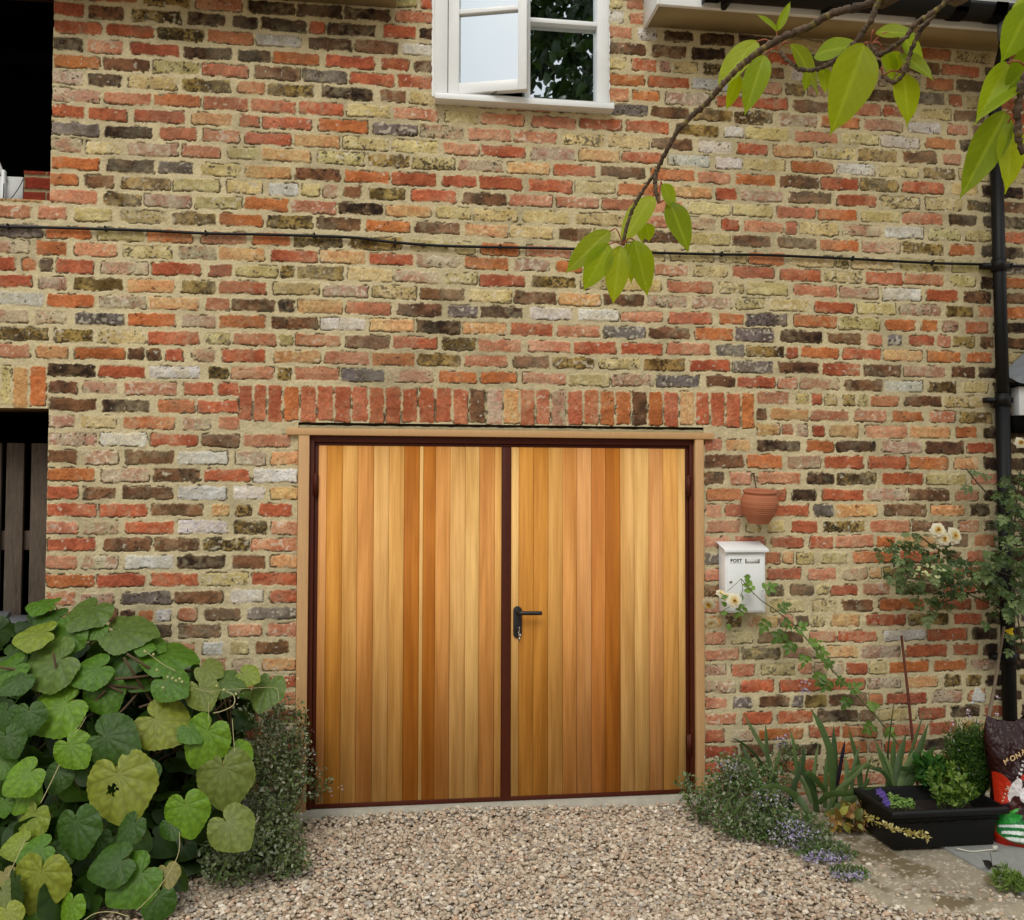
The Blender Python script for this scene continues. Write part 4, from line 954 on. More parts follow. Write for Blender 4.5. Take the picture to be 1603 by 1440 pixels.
# ------------------------------------------------------------ compost bag
bgx, bgy = 2.662, -.72; bag = empty('compost_bag', (bgx, bgy, 0), 'slumped plastic compost bag, dark maroon with red and green print, at the right edge', 'compost bag')
n1, n2 = 220, 240; U, Vv = np.meshgrid(np.linspace(-1, 1, n1), np.linspace(0, 1, n2), indexing='ij')
def bagsurf(sgn):
    hw = .245*np.interp(Vv, [0, .08, .3, .55, .8, .95, 1], [.93, 1.0, 1.0, .94, .92, .86, .82]); h = .505+.03*np.sin(U*3)
    th = np.interp(Vv, [0, .08, .3, .6, .85, .97, 1], [.06, .115, .125, .105, .06, .018, .006])*np.sqrt(np.clip(1-np.abs(U)**2.6, 0, 1))
    cre = (fbm(U*2+9, Vv*3, .35, 5 if sgn > 0 else 6)-.5)*.045*np.sqrt(np.clip(1-U**2, 0, 1))+(fbm(U*2, Vv*2, .10, 7)-.5)*.012
    x = bgx+U*hw+.02*np.sin(Vv*5); y = bgy-sgn*(th+cre)+.06*Vv; z = Vv*h*(1-.0*U)
    return np.stack([x, y, z], -1)
Vf = bagsurf(1); Vb = bagsurf(-1)
# printed design in photo pixels of the front face
q = Vf.reshape(-1, 3)-CAM; PXc = CX+FPX*(q@RT)/(q@FW); PYc = CY-FPX*(q@UP)/(q@FW)
def ell(cx, cy, rx, ry, an=0):
    a = math.radians(an); dx, dy = PXc-cx, PYc-cy; u = dx*math.cos(a)+dy*math.sin(a); v = -dx*math.sin(a)+dy*math.cos(a); return (u/rx)**2+(v/ry)**2 < 1
c = np.tile(lin((38, 12, 10)), (len(q), 1))
def paint(mask, rgb): c[mask] = lin(rgb)
paint(ell(1560, 1232, 30, 22, 40), (176, 42, 16)); paint(ell(1589, 1236, 9, 19, 25), (206, 200, 198)); paint(ell(1590, 1259, 9, 14, 0), (60, 24, 18))
paint(ell(1607, 1244, 11, 13), (214, 212, 212)); paint(ell(1640, 1232, 26, 30), (214, 212, 212)); paint(ell(1640, 1232, 18, 22), (196, 60, 26)); paint(ell(1604, 1216, 6, 5), (176, 50, 40))
paint(ell(1572, 1274, 12, 8, -20), (104, 34, 22)); low = PYc > 1283+.0*(PXc-1560); paint(low, (172, 34, 14))
paint(ell(1600, 1302, 42, 19, 12), (28, 110, 50)); paint(ell(1578, 1281, 22, 8, -8), (36, 140, 50)); paint(ell(1566, 1275, 5, 12, 20), (40, 150, 56)); paint(ell(1583, 1272, 14, 3, -30), (60, 150, 60))
for k in range(5):
    yc = 1289+k*9+.00022*(PXc-1610)**2*(6+k)-6*np.exp(-((PXc-1556)/16)**2)*0+(PXc-1560)*(.10+.05*k)
    paint((np.abs(PYc-yc) < 1.7+.02*(PXc-1560)*(k+1)) & (PXc > 1562+k*5) & ell(1606, 1302, 46, 20, 12), (214, 222, 214))
front = mesh_np('bag_front', Vf.reshape(-1, 3), [np.stack([np.arange(n1*n2).reshape(n1, n2)[:-1, :-1], np.arange(n1*n2).reshape(n1, n2)[1:, :-1], np.arange(n1*n2).reshape(n1, n2)[1:, 1:], np.arange(n1*n2).reshape(n1, n2)[:-1, 1:]], -1).reshape(-1, 4)], M['bag'], bag, c, smooth=True)
i = np.arange(n1*n2).reshape(n1, n2); mesh_np('bag_back', Vb.reshape(-1, 3), [np.stack([i[:-1, :-1], i[:-1, 1:], i[1:, 1:], i[1:, :-1]], -1).reshape(-1, 4)], M['bag'], bag, np.tile(lin((38, 12, 10)), (len(q), 1)), smooth=True)
def bag_text(s, px_, py_, px2, py2, size, rgb, nm):
    # find the point of the front face nearest each character's pixel
    Q = Vf.reshape(-1, 3); n = len(s)
    for k, ch in enumerate(s):
        t_ = k/max(1, n-1); tx, ty = px_+(px2-px_)*t_, py_+(py2-py_)*t_
        j = np.argmin((PXc-tx)**2+(PYc-ty)**2)
        if (PXc[j]-tx)**2+(PYc[j]-ty)**2 > 9: continue
        e = unit(W(px2, py2, bgy)-W(px_, py_, bgy)); e = unit((e[0], 0, e[2])); ez = (-e[2], 0, e[0]); b_ = W(tx, ty, Q[j][1]); o3 = Q[j]-np.array(e)*0+np.array([0, -.010, 0])
        text_mesh(nm, ch, size, o3, e, ez, mat('print_'+nm, rgb, rough=.4) if k == 0 else bpy.data.materials['print_'+nm], front, bold=.0008)
bag_text('MONARCH', 1571, 1196, 1625, 1165, .030, (206, 176, 128), 'gold_lettering')
bag_text('organic', 1590, 1224, 1604, 1186, .022, (214, 212, 208), 'white_lettering')
bag_text('Mirac', 1573, 1228, 1566, 1250, .017, (222, 190, 160), 'small_lettering')
# ------------------------------------------------------------ crimson glory vine, lower left
def leafcol(tone):
    t = {'d': (62, 96, 24), 'm': (88, 130, 30), 'b': (114, 154, 34), 'y': (136, 154, 52), 'Y': (146, 156, 52), 'g': (102, 128, 54), 'o': (120, 134, 56), 't': (152, 144, 76), 'G': (92, 118, 46)}[tone]; return lin(t)*.70
vine = empty('vine_bush', (-1.2, -.55, 0), 'large heart-leaved climbing vine heaped against the wall at lower left', 'vine')
HL = """170 118 150 185 m 1.7|205 178 150 160 d 1.5|355 160 215 100 G 1.9|135 245 190 160 y 1.6|268 268 195 95 m .7|390 228 115 120 m 1.2|550 228 250 10 g 1.8|190 375 270 150 g .8|
530 350 190 100 d .9|372 402 190 140 m 1.0|437 505 190 60 m .3|215 565 270 140 b .7|310 738 175 50 b .3|480 690 235 20 d .7|698 622 250 30 Y .8|845 700 235 110 b .5|
938 862 265 80 o .25|505 900 320 70 Y .35|782 1005 205 75 b .25|975 1065 215 50 o .6|320 1078 225 70 d .4|85 850 185 130 b .6|95 930 150 110 b .5|125 1035 170 100 y .4|
60 1130 140 150 y .9|160 1300 265 95 Y .35|540 1285 250 130 m .7|455 1210 210 150 d .8|290 1400 140 90 b .4|30 1262 95 60 t .8|955 448 150 20 G 1.0|1105 490 180 90 g .7|
845 500 160 60 o .6|720 330 250 15 m 1.9|640 290 130 30 m 1.4|15 600 140 100 d .5|20 400 190 130 m .9|15 800 110 90 m .6|235 850 140 100 d .6|715 1060 110 60 d .5|
720 460 170 40 m .9|772 470 75 110 t .4|805 655 130 60 m .9|60 445 150 120 d .9|120 600 150 80 d .6|650 1380 170 100 d .6|700 1255 115 70 t .7|140 1155 160 140 m .8|
15 970 90 80 m .6|1010 735 120 45 b .9|535 1065 150 110 d .7|150 1430 130 90 m .6|40 1430 130 60 Y .7|690 410 90 20 d 1.0|610 300 90 10 m 1.2|40 700 150 60 d .6|1040 420 110 30 y .8|880 395 130 40 o 1.1|20 1350 150 60 o .6|260 1180 110 90 d .5|400 1120 130 100 d .6|620 830 120 60 d .7"""
mb = MB(); g = np.random.default_rng(4)
vst = MB()
def vy(py): return -.30-(np.clip(py, 930, 1440)-930)/510*.72
for it in HL.replace('\n', '').split('|'):
    x, y, s, th, tone, tl = it.split(); x, y, s, th, tl = float(x)/2.667, 900+float(y)/2.667, float(s)/2.667, math.radians(float(th)), float(tl)
    yp = vy(y)+g.uniform(-.05, .05); c3 = W(x, y, yp); d = (c3-CAM)@FW; L_ = s/PXM(d)*1.02
    tip = RT*math.cos(th)-UP*math.sin(th); nrm = -FW+np.array([0, 0, 1.])*tl+g.normal(0, .10, 3)
    tip = tip-unit(nrm)*(tip@unit(nrm)); tip = unit(tip); base = c3-tip*L_*.20
    col = leafcol(tone)*g.uniform(.92, 1.08)
    hv = HV
    if (x-189.4)**2+(y-1237.5)**2 < 9:      # the leaf with a torn hole
        cF = HV[0][HV[1]].mean(1); an = np.arctan2(cF[:, 1]-.22, cF[:, 0]-.16); keep = np.hypot(cF[:, 0]-.16, cF[:, 1]-.22) > .10+.035*np.sin(5*an)+.02*np.sin(9*an); hv = (HV[0], HV[1][keep], HV[2], HV[3])
    lm = MB(); put(lm, hv, base, tip, nrm, L_*.65, col, col*1.3+.01, wide=1.04); o_ = lm.build('leaf', M['leaf'], vine, smooth=True, col=True)
    e = base-tip*L_*.25+np.array([g.normal(0, .03), .10, -.10]); vst.tube(smooth_path([base+(0, .001, 0), base-tip*L_*.15+(0, .02, -.01), e, e+(0, .12, -.12)], 4), .0022, 5, c=lin((130, 120, 70)))
# leaves deeper in the heap, colour darkened for the shade inside
n = 640; k = 0
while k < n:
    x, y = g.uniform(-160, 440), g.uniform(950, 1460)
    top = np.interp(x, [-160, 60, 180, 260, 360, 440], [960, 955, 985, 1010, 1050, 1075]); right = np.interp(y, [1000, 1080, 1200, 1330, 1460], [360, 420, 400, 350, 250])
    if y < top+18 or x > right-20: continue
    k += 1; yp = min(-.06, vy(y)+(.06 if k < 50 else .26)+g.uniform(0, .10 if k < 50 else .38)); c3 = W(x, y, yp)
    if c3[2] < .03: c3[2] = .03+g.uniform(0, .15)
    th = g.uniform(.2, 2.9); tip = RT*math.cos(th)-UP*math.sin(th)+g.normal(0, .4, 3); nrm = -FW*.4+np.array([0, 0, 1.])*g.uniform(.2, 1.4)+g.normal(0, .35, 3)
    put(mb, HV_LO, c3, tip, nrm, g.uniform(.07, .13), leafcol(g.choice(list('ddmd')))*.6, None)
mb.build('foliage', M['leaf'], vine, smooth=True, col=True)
for pth, r_ in (([(248, 790), (215, 860), (170, 950)], 3.2), ([(360, 590), (330, 640), (300, 665)], 2.2), ([(105, 1105), (70, 1180), (30, 1260)], 3.), ([(750, 1070), (745, 1160), (700, 1250), (640, 1330), (570, 1400)], 2.6), ([(540, 1425), (470, 1405), (400, 1410), (350, 1440)], 3.2), ([(815, 470), (870, 485), (930, 478), (1060, 470), (1150, 470), (1165, 520)], 2.), ([(935, 480), (975, 500), (975, 540), (930, 565), (890, 575)], 4.5), ([(970, 600), (975, 680), (980, 740)], 2.4), ([(870, 530), (872, 610)], 1.8), ([(600, 310), (680, 370), (735, 400)], 3.)):
    vst.tube(smooth_path([W(x/2.667, 900+y/2.667, vy(900+y/2.667)-.06) for x, y in pth], 6), r_/2.667/2/380*1., 6, c=lin((156, 148, 104)))
for k in range(14):
    x = g.uniform(-100, 330); b0 = W(x, 1400, -.45); vst.tube(smooth_path([(b0[0], -.35, .0), (b0[0]+g.normal(0, .08), -.3, .3), (b0[0]+g.normal(0, .15), -.35, .55+g.uniform(-.2, .2)), (b0[0]+g.normal(0, .2), -.5, .7+g.uniform(-.3, .1))], 5), .005, 6, c=lin((80, 62, 40)))
vst.build('stem', M['stemc'], vine, smooth=True, col=True)
mb = MB()    # small pale buds among the leaves
for (x, y) in [(605, 318), (640, 330), (655, 395), (700, 425), (720, 430), (735, 440), (750, 432), (760, 445), (680, 470), (905, 462), (935, 478), (985, 495)]:
    c3 = W(x/2.667, 900+y/2.667, vy(900+y/2.667)-.07); mb.lathe([(0, -.006), (.004, -.003), (.005, .001), (.003, .005), (0, .006)], c3, (0.2, 0, 1), 8, lin((186, 186, 130)))
mb.build('bud', M['petal'], vine, smooth=True, col=True)
p = W(150, 1070, -.42); mb = MB(); put(mb, HV_LO, p, (0, 0, -1), (0, -1, .2), .045, lin((150, 16, 14))); mb.build('red_leaf', M['leaf'], vine, smooth=True, col=True)
# ------------------------------------------------------------ soft shrubs made of thin stems and small leaves
def shrub(name, label, cat, base, blobs, tpl, lsize, cols, stemcol, nstem, seed, flower=None, flat=.0, group=None):
    """blobs: (px, py, yplane, rx_px, ry_px, ry_depth_m, n)"""
    root = empty(name, base, label, cat, group); g = np.random.default_rng(seed); mb = MB(); ms = MB(); mf = MB()
    for (px_, py_, yp, rx, ry, rd, n) in blobs:
        c3 = W(px_, py_, yp); d = (c3-CAM)@FW; a, b = rx/PXM(d), ry/PXM(d)
        u = rnd_unit(g, n)*(g.random((n, 1))**.45); P = c3+u*np.array([a, rd, b]); P[:, 2] = np.maximum(P[:, 2], .012); P[:, 1] = np.minimum(P[:, 1], -.015)
        T = rnd_unit(g, n)+u*.6+np.array([0, -.25, .35]); Nn = rnd_unit(g, n)*.7+np.array([0, -.5, .9])
        S = g.uniform(lsize[0], lsize[1], n)*g.uniform(.7, 1.1, n); C = lin(np.array(cols))[g.integers(0, len(cols), n)]*g.uniform(.75, 1.2, (n, 1)); many(mb, tpl, P, T, Nn, S, C)
        k = max(3, int(nstem*n/1000))
        for q in P[g.integers(0, n, k)]:
            b0 = np.array([c3[0]+(q[0]-c3[0])*.35, max(c3[1], q[1])+.03 if True else 0, max(.0, c3[2]-b*1.2)]); b0[1] = min(b0[1], -.03); m = (b0+q)/2+g.normal(0, .015, 3)
            ms.tube(smooth_path([b0, m, q], 4), [.0016]*8+[.0009], 4, c=lin(stemcol)*g.uniform(.7, 1.2), cap=False)
    mb.build('foliage', M['leaf'], root, smooth=False, col=True); ms.build('stem', M['stemc'], root, col=True)
    if flower:
        fc, fs, pts = flower
        for (px_, py_, yp, rx, ry, rd, n) in pts:
            c3 = W(px_, py_, yp); d = (c3-CAM)@FW; u = rnd_unit(g, n)*(g.random((n, 1))**.5); P = c3+u*np.array([rx/PXM(d), rd, ry/PXM(d)]); P[:, 2] = np.maximum(P[:, 2], .02); P[:, 1] = np.minimum(P[:, 1], -.02)
            C = lin(np.array(fc))[g.integers(0, len(fc), n)]*g.uniform(.8, 1.15, (n, 1)); many(mf, SML, P, rnd_unit(g, n)+(0, -.5, .4), rnd_unit(g, n), g.uniform(fs[0], fs[1], n), C)
        mf.build('flower', M['petal'], root, col=True)
    return root
GREYG = [(84, 100, 58), (108, 120, 84), (64, 82, 40), (136, 142, 116), (88, 104, 50)]
shrub('catmint', 'grey-green catmint tumbling beside the left jamb of the garage door', 'shrub', (-.45, -.3, 0),
      [(420, 1110, -.22, 42, 34, .07, 260), (420, 1170, -.28, 54, 54, .10, 760), (440, 1230, -.34, 46, 54, .12, 900), (462, 1190, -.22, 30, 52, .08, 420), (400, 1290, -.52, 50, 54, .14, 1000), (440, 1310, -.50, 42, 48, .14, 800), (495, 1225, -.20, 26, 28, .04, 130), (365, 1340, -.66, 55, 40, .15, 1100), (470, 1130, -.16, 16, 40, .05, 120), (450, 1350, -.62, 35, 26, .10, 500)],
      SML, (.010, .024), GREYG, (96, 96, 66), 60, 31, flower=([(190, 182, 190), (206, 196, 160)], (.008, .014), [(470, 1180, -.25, 26, 60, .08, 50), (520, 1235, -.2, 22, 14, .03, 10), (440, 1060, -.2, 30, 20, .04, 26), (370, 1075, -.3, 20, 40, .04, 34)]))
shrub('catmint', 'sprawling lavender-flowered catmint spilling from the bed on to the gravel right of the door', 'shrub', (1.45, -.45, 0),
      [(1150, 1215, -.22, 44, 40, .10, 900), (1105, 1255, -.30, 34, 30, .08, 500), (1200, 1240, -.34, 55, 40, .12, 1000), (1180, 1285, -.46, 70, 30, .14, 1400), (1245, 1305, -.54, 60, 34, .14, 1300), (1290, 1340, -.72, 50, 22, .10, 700), (1235, 1180, -.15, 30, 26, .06, 160), (1330, 1378, -.92, 32, 14, .06, 260), (1075, 1230, -.18, 18, 20, .04, 110)],
      SML, (.010, .024), GREYG+[(70, 104, 44)], (104, 110, 76), 60, 32, flower=([(160, 150, 186), (182, 176, 200), (140, 128, 164), (186, 184, 182)], (.007, .014),
      [(1240, 1305, -.66, 40, 26, .08, 260), (1290, 1350, -.80, 46, 22, .06, 260), (1330, 1385, -.97, 34, 10, .04, 130), (1260, 1078, -.09, 12, 14, .03, 40), (1230, 1160, -.2, 20, 12, .05, 40), (1200, 1250, -.45, 60, 26, .05, 90), (1130, 1200, -.3, 40, 30, .05, 40)]))
# ------------------------------------------------------------ sword leaved irises
def blades(name, label, cat, base, items, cols, seed, sc=(1050, 1050, 2.9), group=None):
    root = empty(name, base, label, cat, group); g = np.random.default_rng(seed)
    for it in items:
        mb = MB()
        w, yb, yt = it[0], it[1], it[2]; P2 = it[3]; P2 = smooth_path([(sc[0]+x/sc[2], sc[1]+y/sc[2], 0) for x, y in P2], 7); n = len(P2)
        u = np.linspace(0, 1, n); P = np.array([W(P2[i][0], P2[i][1], yb+(yt-yb)*u[i]) for i in range(n)]); d = (P[0]-CAM)@FW
        hw = w/sc[2]/PXM(d)/2*np.interp(u, [0, .3, .75, 1], [.75, 1, .8, .04]); T = unit(np.gradient(P, axis=0)); sd_ = unit(np.cross(T, unit(-FW+g.normal(0, .25, 3)))); nn = np.cross(sd_, T)
        V = np.stack([P-sd_*hw[:, None], P+nn*hw[:, None]*.25, P+sd_*hw[:, None]], 1).reshape(-1, 3); i = np.arange(n-1)
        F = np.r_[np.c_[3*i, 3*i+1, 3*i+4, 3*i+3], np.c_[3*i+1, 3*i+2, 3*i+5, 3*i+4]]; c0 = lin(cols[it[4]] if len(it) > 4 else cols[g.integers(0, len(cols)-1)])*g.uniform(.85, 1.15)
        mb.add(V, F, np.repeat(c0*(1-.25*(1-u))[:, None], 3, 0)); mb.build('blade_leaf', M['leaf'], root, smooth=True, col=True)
    return root
IC = [(66, 88, 42), (80, 102, 54), (54, 76, 38), (100, 118, 72), (34, 24, 40)]
blades('iris', 'clump of sword-leaved iris growing against the wall between door and planter', 'iris', (1.75, -.28, 0), [
 (26, -.42, -.40, [(520, 700), (560, 520), (600, 420), (600, 330)]), (24, -.36, -.3, [(420, 600), (400, 500), (360, 420), (300, 380)]), (22, -.34, -.3, [(560, 600), (570, 460), (560, 340), (540, 260)]), (28, -.45, -.5, [(620, 640), (560, 560), (470, 520), (380, 540)]), (24, -.40, -.42, [(700, 660), (760, 540), (840, 470), (900, 400)]), (20, -.3, -.25, [(820, 560), (830, 440), (860, 330)]),
 (22, -.25, -.20, [(475, 560), (445, 400), (385, 290), (330, 190)]), (13, -.22, -.2, [(470, 540), (400, 400), (330, 330), (275, 300)]), (20, -.25, -.24, [(480, 540), (478, 440), (500, 350)]),
 (36, -.28, -.24, [(665, 640), (640, 520), (590, 440), (545, 385)]), (20, -.25, -.2, [(655, 580), (652, 450), (672, 320)]), (38, -.3, -.22, [(735, 620), (730, 400), (690, 270), (636, 170)]),
 (30, -.26, -.2, [(748, 600), (745, 400), (738, 245)]), (20, -.26, -.22, [(755, 520), (775, 400), (792, 310)], 4), (26, -.28, -.22, [(865, 580), (852, 430), (805, 255)]), (32, -.42, -.5, [(672, 600), (720, 560), (820, 552), (940, 525)]),
 (24, -.3, -.3, [(785, 560), (825, 460), (880, 430), (930, 432)]), (30, -.45, -.52, [(560, 560), (600, 600), (640, 690)]), (26, -.40, -.5, [(470, 530), (480, 590), (530, 640)], 3), (10, -.4, -.48, [(205, 640), (240, 575), (300, 545)], 3), (12, -.42, -.5, [(230, 670), (262, 590), (300, 552)], 3), (14, -.44, -.5, [(268, 710), (305, 620), (362, 560)], 3),
 (12, -.25, -.22, [(880, 580), (888, 480), (915, 375)]), (50, -.44, -.40, [(728, 660), (790, 600), (872, 540)]), (26, -.3, -.26, [(700, 620), (705, 470), (720, 330)]), (22, -.3, -.25, [(640, 600), (600, 500), (530, 440)]), (26, -.3, -.3, [(700, 540), (640, 470), (610, 460)]), (18, -.25, -.2, [(440, 420), (435, 320), (430, 240)]), (20, -.36, -.4, [(760, 620), (850, 560), (950, 560)]), (26, -.3, -.26, [(780, 600), (800, 480), (790, 380)]), (20, -.3, -.3, [(820, 600), (880, 520), (905, 480)]), (16, -.3, -.24, [(360, 420), (330, 350), (310, 330)])], IC, 5)
zt0 = -.52
blades('iris', 'broad-bladed iris rising behind the black planter trough', 'iris', (2.1, -.40, 0), [
 (26, -.42, -.30, [(1000, 560), (985, 400), (1000, 240), (1022, 88)]), (28, -.44, -.40, [(1010, 560), (975, 440), (925, 305)]), (22, -.44, -.42, [(1020, 560), (1000, 450), (958, 360)]), (36, -.44, -.36, [(1030, 560), (1035, 420), (1068, 285)]), (32, -.44, -.34, [(1040, 560), (1075, 420), (1150, 185)]),
 (36, -.44, -.38, [(1050, 550), (1105, 420), (1170, 235)]), (44, -.46, -.44, [(1055, 550), (1130, 430), (1205, 335)]), (20, -.46, -.46, [(1020, 560), (965, 460), (900, 440)]), (34, -.42, -.36, [(1020, 560), (1010, 400), (1015, 290)]), (30, -.44, -.42, [(1060, 540), (1130, 450), (1175, 400)]), (26, -.46, -.46, [(1040, 440), (1110, 450), (1190, 455)]), (36, -.45, -.4, [(1035, 550), (1060, 460), (1110, 350)]),
 (26, -.50, -.40, [(1425, 360), (1470, 320), (1520, 285), (1605, 250)]), (24, -.46, -.44, [(980, 560), (985, 510), (1000, 480)])], IC, 6)
# ------------------------------------------------------------ plants in the trough
def tuft(name, label, cat, px_, py0, py1, rx, yp, n, tpl, ls, cols, seed, flower=None):
    base = W(px_, py1, yp); root = empty(name, base, label, cat); g = np.random.default_rng(seed); mb = MB(); ms = MB(); mf = MB()
    for k in range(n):
        u = rnd_unit(g, 1)[0]; b0 = base+np.array([u[0]*.05, u[1]*.03, 0]); hh = (py1-py0)/PXM((base-CAM)@FW)*g.uniform(.30, 1.05); top = base+np.array([u[0]*rx/PXM((base-CAM)@FW)*g.uniform(.3, 1.), u[1]*.06, hh])
        P = smooth_path([b0, (b0+top)/2+np.array([u[0]*.012, 0, .02]), top], 5); ms.tube(P, .0011, 3, c=lin(cols[0])*.8, cap=False)
        m = len(P); idx = np.repeat(np.arange(2, m), 3); Q = P[idx]+g.normal(0, .002, (len(idx), 3)); T = rnd_unit(g, len(idx))+np.array([0, 0, .8]); many(mb, tpl, Q, T, rnd_unit(g, len(idx))+(0, -.5, .5), g.uniform(ls[0], ls[1], len(idx)), lin(np.array(cols))[g.integers(0, len(cols), len(idx))]*g.uniform(.75, 1.2, (len(idx), 1)))
        if flower and g.random() < flower[1]: many(mf, SML, np.repeat(P[-1:], 5, 0), rnd_unit(g, 5), rnd_unit(g, 5), np.full(5, .007), np.tile(lin(flower[0]), (5, 1)))
    mb.build('foliage', M['leaf'], root, col=True); ms.build('stem', M['stemc'], root, col=True)
    if mf.n: mf.build('flower', M['petal'], root, col=True)
tuft('feathery_herb', 'bushy bright green feathery-leaved herb at the back of the black planter', 'herb', 1522, 1138, 1245, 50, -.56, 420, NAR, (.012, .026), [(54, 86, 24), (72, 102, 30), (42, 70, 20)], 41, ((206, 196, 204), .12))
tuft('marjoram', 'low yellow-green round-leaved herb at the front of the black planter', 'herb', 1487, 1205, 1264, 60, -.68, 30, SML, (.014, .030), [(92, 122, 40), (72, 102, 36), (118, 140, 62)], 42)
tuft('sedum', 'tiny pale green succulent inside the left end of the black planter', 'succulent', 1408, 1252, 1266, 14, -.66, 16, SML, (.010, .016), [(140, 170, 90), (110, 146, 70)], 43)
tuft('leafy_herb', 'dark green crinkled leaves between the iris and the feathery herb', 'herb', 1458, 1190, 1235, 22, -.50, 12, ROS, (.030, .050), [(50, 92, 34), (64, 108, 40)], 44)
# violet flower drooping on the rim
p = W(1377, 1240, -.66); vf = empty('viola', p, 'purple viola bloom hanging over the left rim of the black planter', 'flower'); mb = MB(); g = np.random.default_rng(3)
for (dx, dz) in ((0, 0), (.012, -.022), (-.014, .012), (.02, -.035)):
    for k in range(5):
        a = k*1.257; put(mb, ROS, p+np.array([dx, -.02, dz]), (math.cos(a), -.3, math.sin(a)), (0, -1, .2), .017, lin((104, 84, 160)), None, 1.5)
mb.build('petal', M['petal'], vf, smooth=True, col=True)
mb = MB(); mb.tube(smooth_path([p+(0, .0, -.02), p+(-.01, -.01, .01), p+(.0, -.015, .0)], 4), .0012, 5); mb.build('stem', M['stem'], vf)
# trailing seed spray across the front of the planter
P = smooth_path([W(1352, 1268, -.74), W(1366, 1283, -.80), W(1395, 1295, -.83), (W(1425, 1303, -.84)), W(1452, 1309, -.84)], 6); sp = empty('seed_spray', P[0], 'pale dry flower spray trailing across the front of the black planter', 'plant')
mb = MB(); mb.tube(P, .0014, 5, c=lin((150, 130, 80))); mb.build('stem', M['stemc'], sp, col=True)
mb = MB(); g = np.random.default_rng(8)
for q in P[4:]:
    m = 7; many(mb, SML, q+g.normal(0, .006, (m, 3)), rnd_unit(g, m)+(.3, -.2, .3), rnd_unit(g, m), g.uniform(.010, .018, m), lin(np.array([(206, 196, 140), (176, 164, 96), (150, 140, 70)]))[g.integers(0, 3, m)])
mb.build('seed_head', M['petal'], sp, col=True)
# withered leaves under the planter edge, weed and dead leaf on the slab, bit of string
shrub('withered_plant', 'low yellowing withered plant between the iris and the planter base', 'plant', (1.9, -.6, 0), [(1330, 1285, -.52, 34, 18, .06, 90), (1345, 1270, -.5, 24, 14, .06, 60)], ROS, (.03, .06), [(150, 120, 60), (120, 84, 46), (140, 140, 60), (96, 104, 50)], (110, 90, 50), 60, 51)
w0 = G(1582, 1397); tuft('weed', 'small green weed rooted at the corner of the paving slab', 'weed', 1582, 1368, 1397, 18, w0[1], 16, NAR, (.02, .035), [(110, 134, 60), (90, 116, 46)], 45)
p = G(1552, 1357, .02); dl = MB(); put(dl, ROS, p, (-.6, -.2, .5), (0, -1, .2), .05, lin((40, 34, 30))); put(dl, ROS, p+(.0, 0, 0), (.9, -.3, .1), (0, 0, 1), .045, lin((52, 42, 34))); dl.tube(smooth_path([p, p+(.0, 0, .03), p+(-.004, 0, .055)], 4), .0012, 4, c=lin((40, 34, 30)))
tag(dl.build('dead_leaf', M['leaf'], smooth=True, col=True, origin=p), 'curled dark dead leaf lying on the grey paving slab', 'leaf')
P = smooth_path([G(1497, 1327, .02), G(1520, 1332, .014), (G(1545, 1330, .014)), G(1556, 1329, .018)], 6); mb = MB(); mb.tube(P, .0028, 6); mb.box(P[-1]-(.004, .004, .004), P[-1]+(.014, .006, .014)); tag(mb.build('string', mat('pale_twine', (190, 186, 170), rough=.8), origin=P[0]), 'pale strip of twine lying in front of the black planter', 'string')
# ------------------------------------------------------------ roses
def rose_leaf(mb, ms, p, dirv, nrm, size, cols, g):
    """compound leaf: five or seven leaflets on a rachis"""
    dirv = unit(dirv); nrm = unit(nrm-dirv*(nrm@dirv)); sd_ = np.cross(dirv, nrm); c0 = lin(cols[g.integers(0, len(cols))])*g.uniform(.8, 1.15)
    ms.tube([p, p+dirv*size*1.2], .0010, 4, c=lin((96, 104, 54)), cap=False)
    P = [p+dirv*size*1.25]+[p+dirv*size*k+0*sd_ for k in (1.0, 1.0, .5, .5)]; T = [dirv, dirv*.5+sd_, dirv*.5-sd_, dirv*.4+sd_, dirv*.4-sd_]
    many(mb, ROS, np.array(P), np.array(T)+g.normal(0, .12, (5, 3)), np.tile(nrm, (5, 1))+g.normal(0, .25, (5, 3)), size*g.uniform(.75, 1.05, 5), np.tile(c0, (5, 1))*g.uniform(.88, 1.12, (5, 1)))
def rose_flower(mf_, p, nrm, r, g, cup=.5, centre=True):
    mb = MB()
    nrm = unit(nrm); a = np.array([0, 0, 1.]) if abs(nrm[2]) < .9 else np.array([1., 0, 0]); e1 = unit(np.cross(nrm, a)); e2 = np.cross(nrm, e1)
    for ring, (k, s, op) in enumerate(((6, 1., .15), (6, .85, .45), (5, .6, .9), (4, .42, 1.5))):
        for i in range(k):
            t_ = 6.283*i/k+ring*.6+g.normal(0, .1); d = e1*math.cos(t_)+e2*math.sin(t_)
            put(mb, ROS, p+nrm*.002*ring, d+nrm*op*cup, nrm-d*op, r*s, lin((226, 222, 200) if ring < 2 else (226, 212, 160)), None, 1.9)
    if centre:
        many(mb, SML, np.tile(p+nrm*.006, (24, 1))+g.normal(0, .0035, (24, 3)), rnd_unit(g, 24)*.5+nrm, rnd_unit(g, 24), np.full(24, .012), np.tile(lin((196, 150, 30)), (24, 1)))
    mb.build('flower', M['petal'], rs, smooth=True, col=True)
g = np.random.default_rng(12)
rs = empty('climbing_rose', (2.5, -.1, 0), 'cream climbing rose on the right wall, one cane arching to the post box', 'rose'); mb, ms, mf = MB(), MB(), MB()
RC = [(66, 88, 42), (82, 102, 54), (54, 72, 34), (100, 116, 70)]; RCb = [(90, 120, 48), (104, 134, 56), (76, 104, 42)]
cane = [(1415, 1175, -.12), (1375, 1125, -.10), (1345, 1092, -.09), (1300, 1045, -.09), (1250, 985, -.10), (1215, 955, -.13), (1187, 935, -.17), (1160, 905, -.19)]
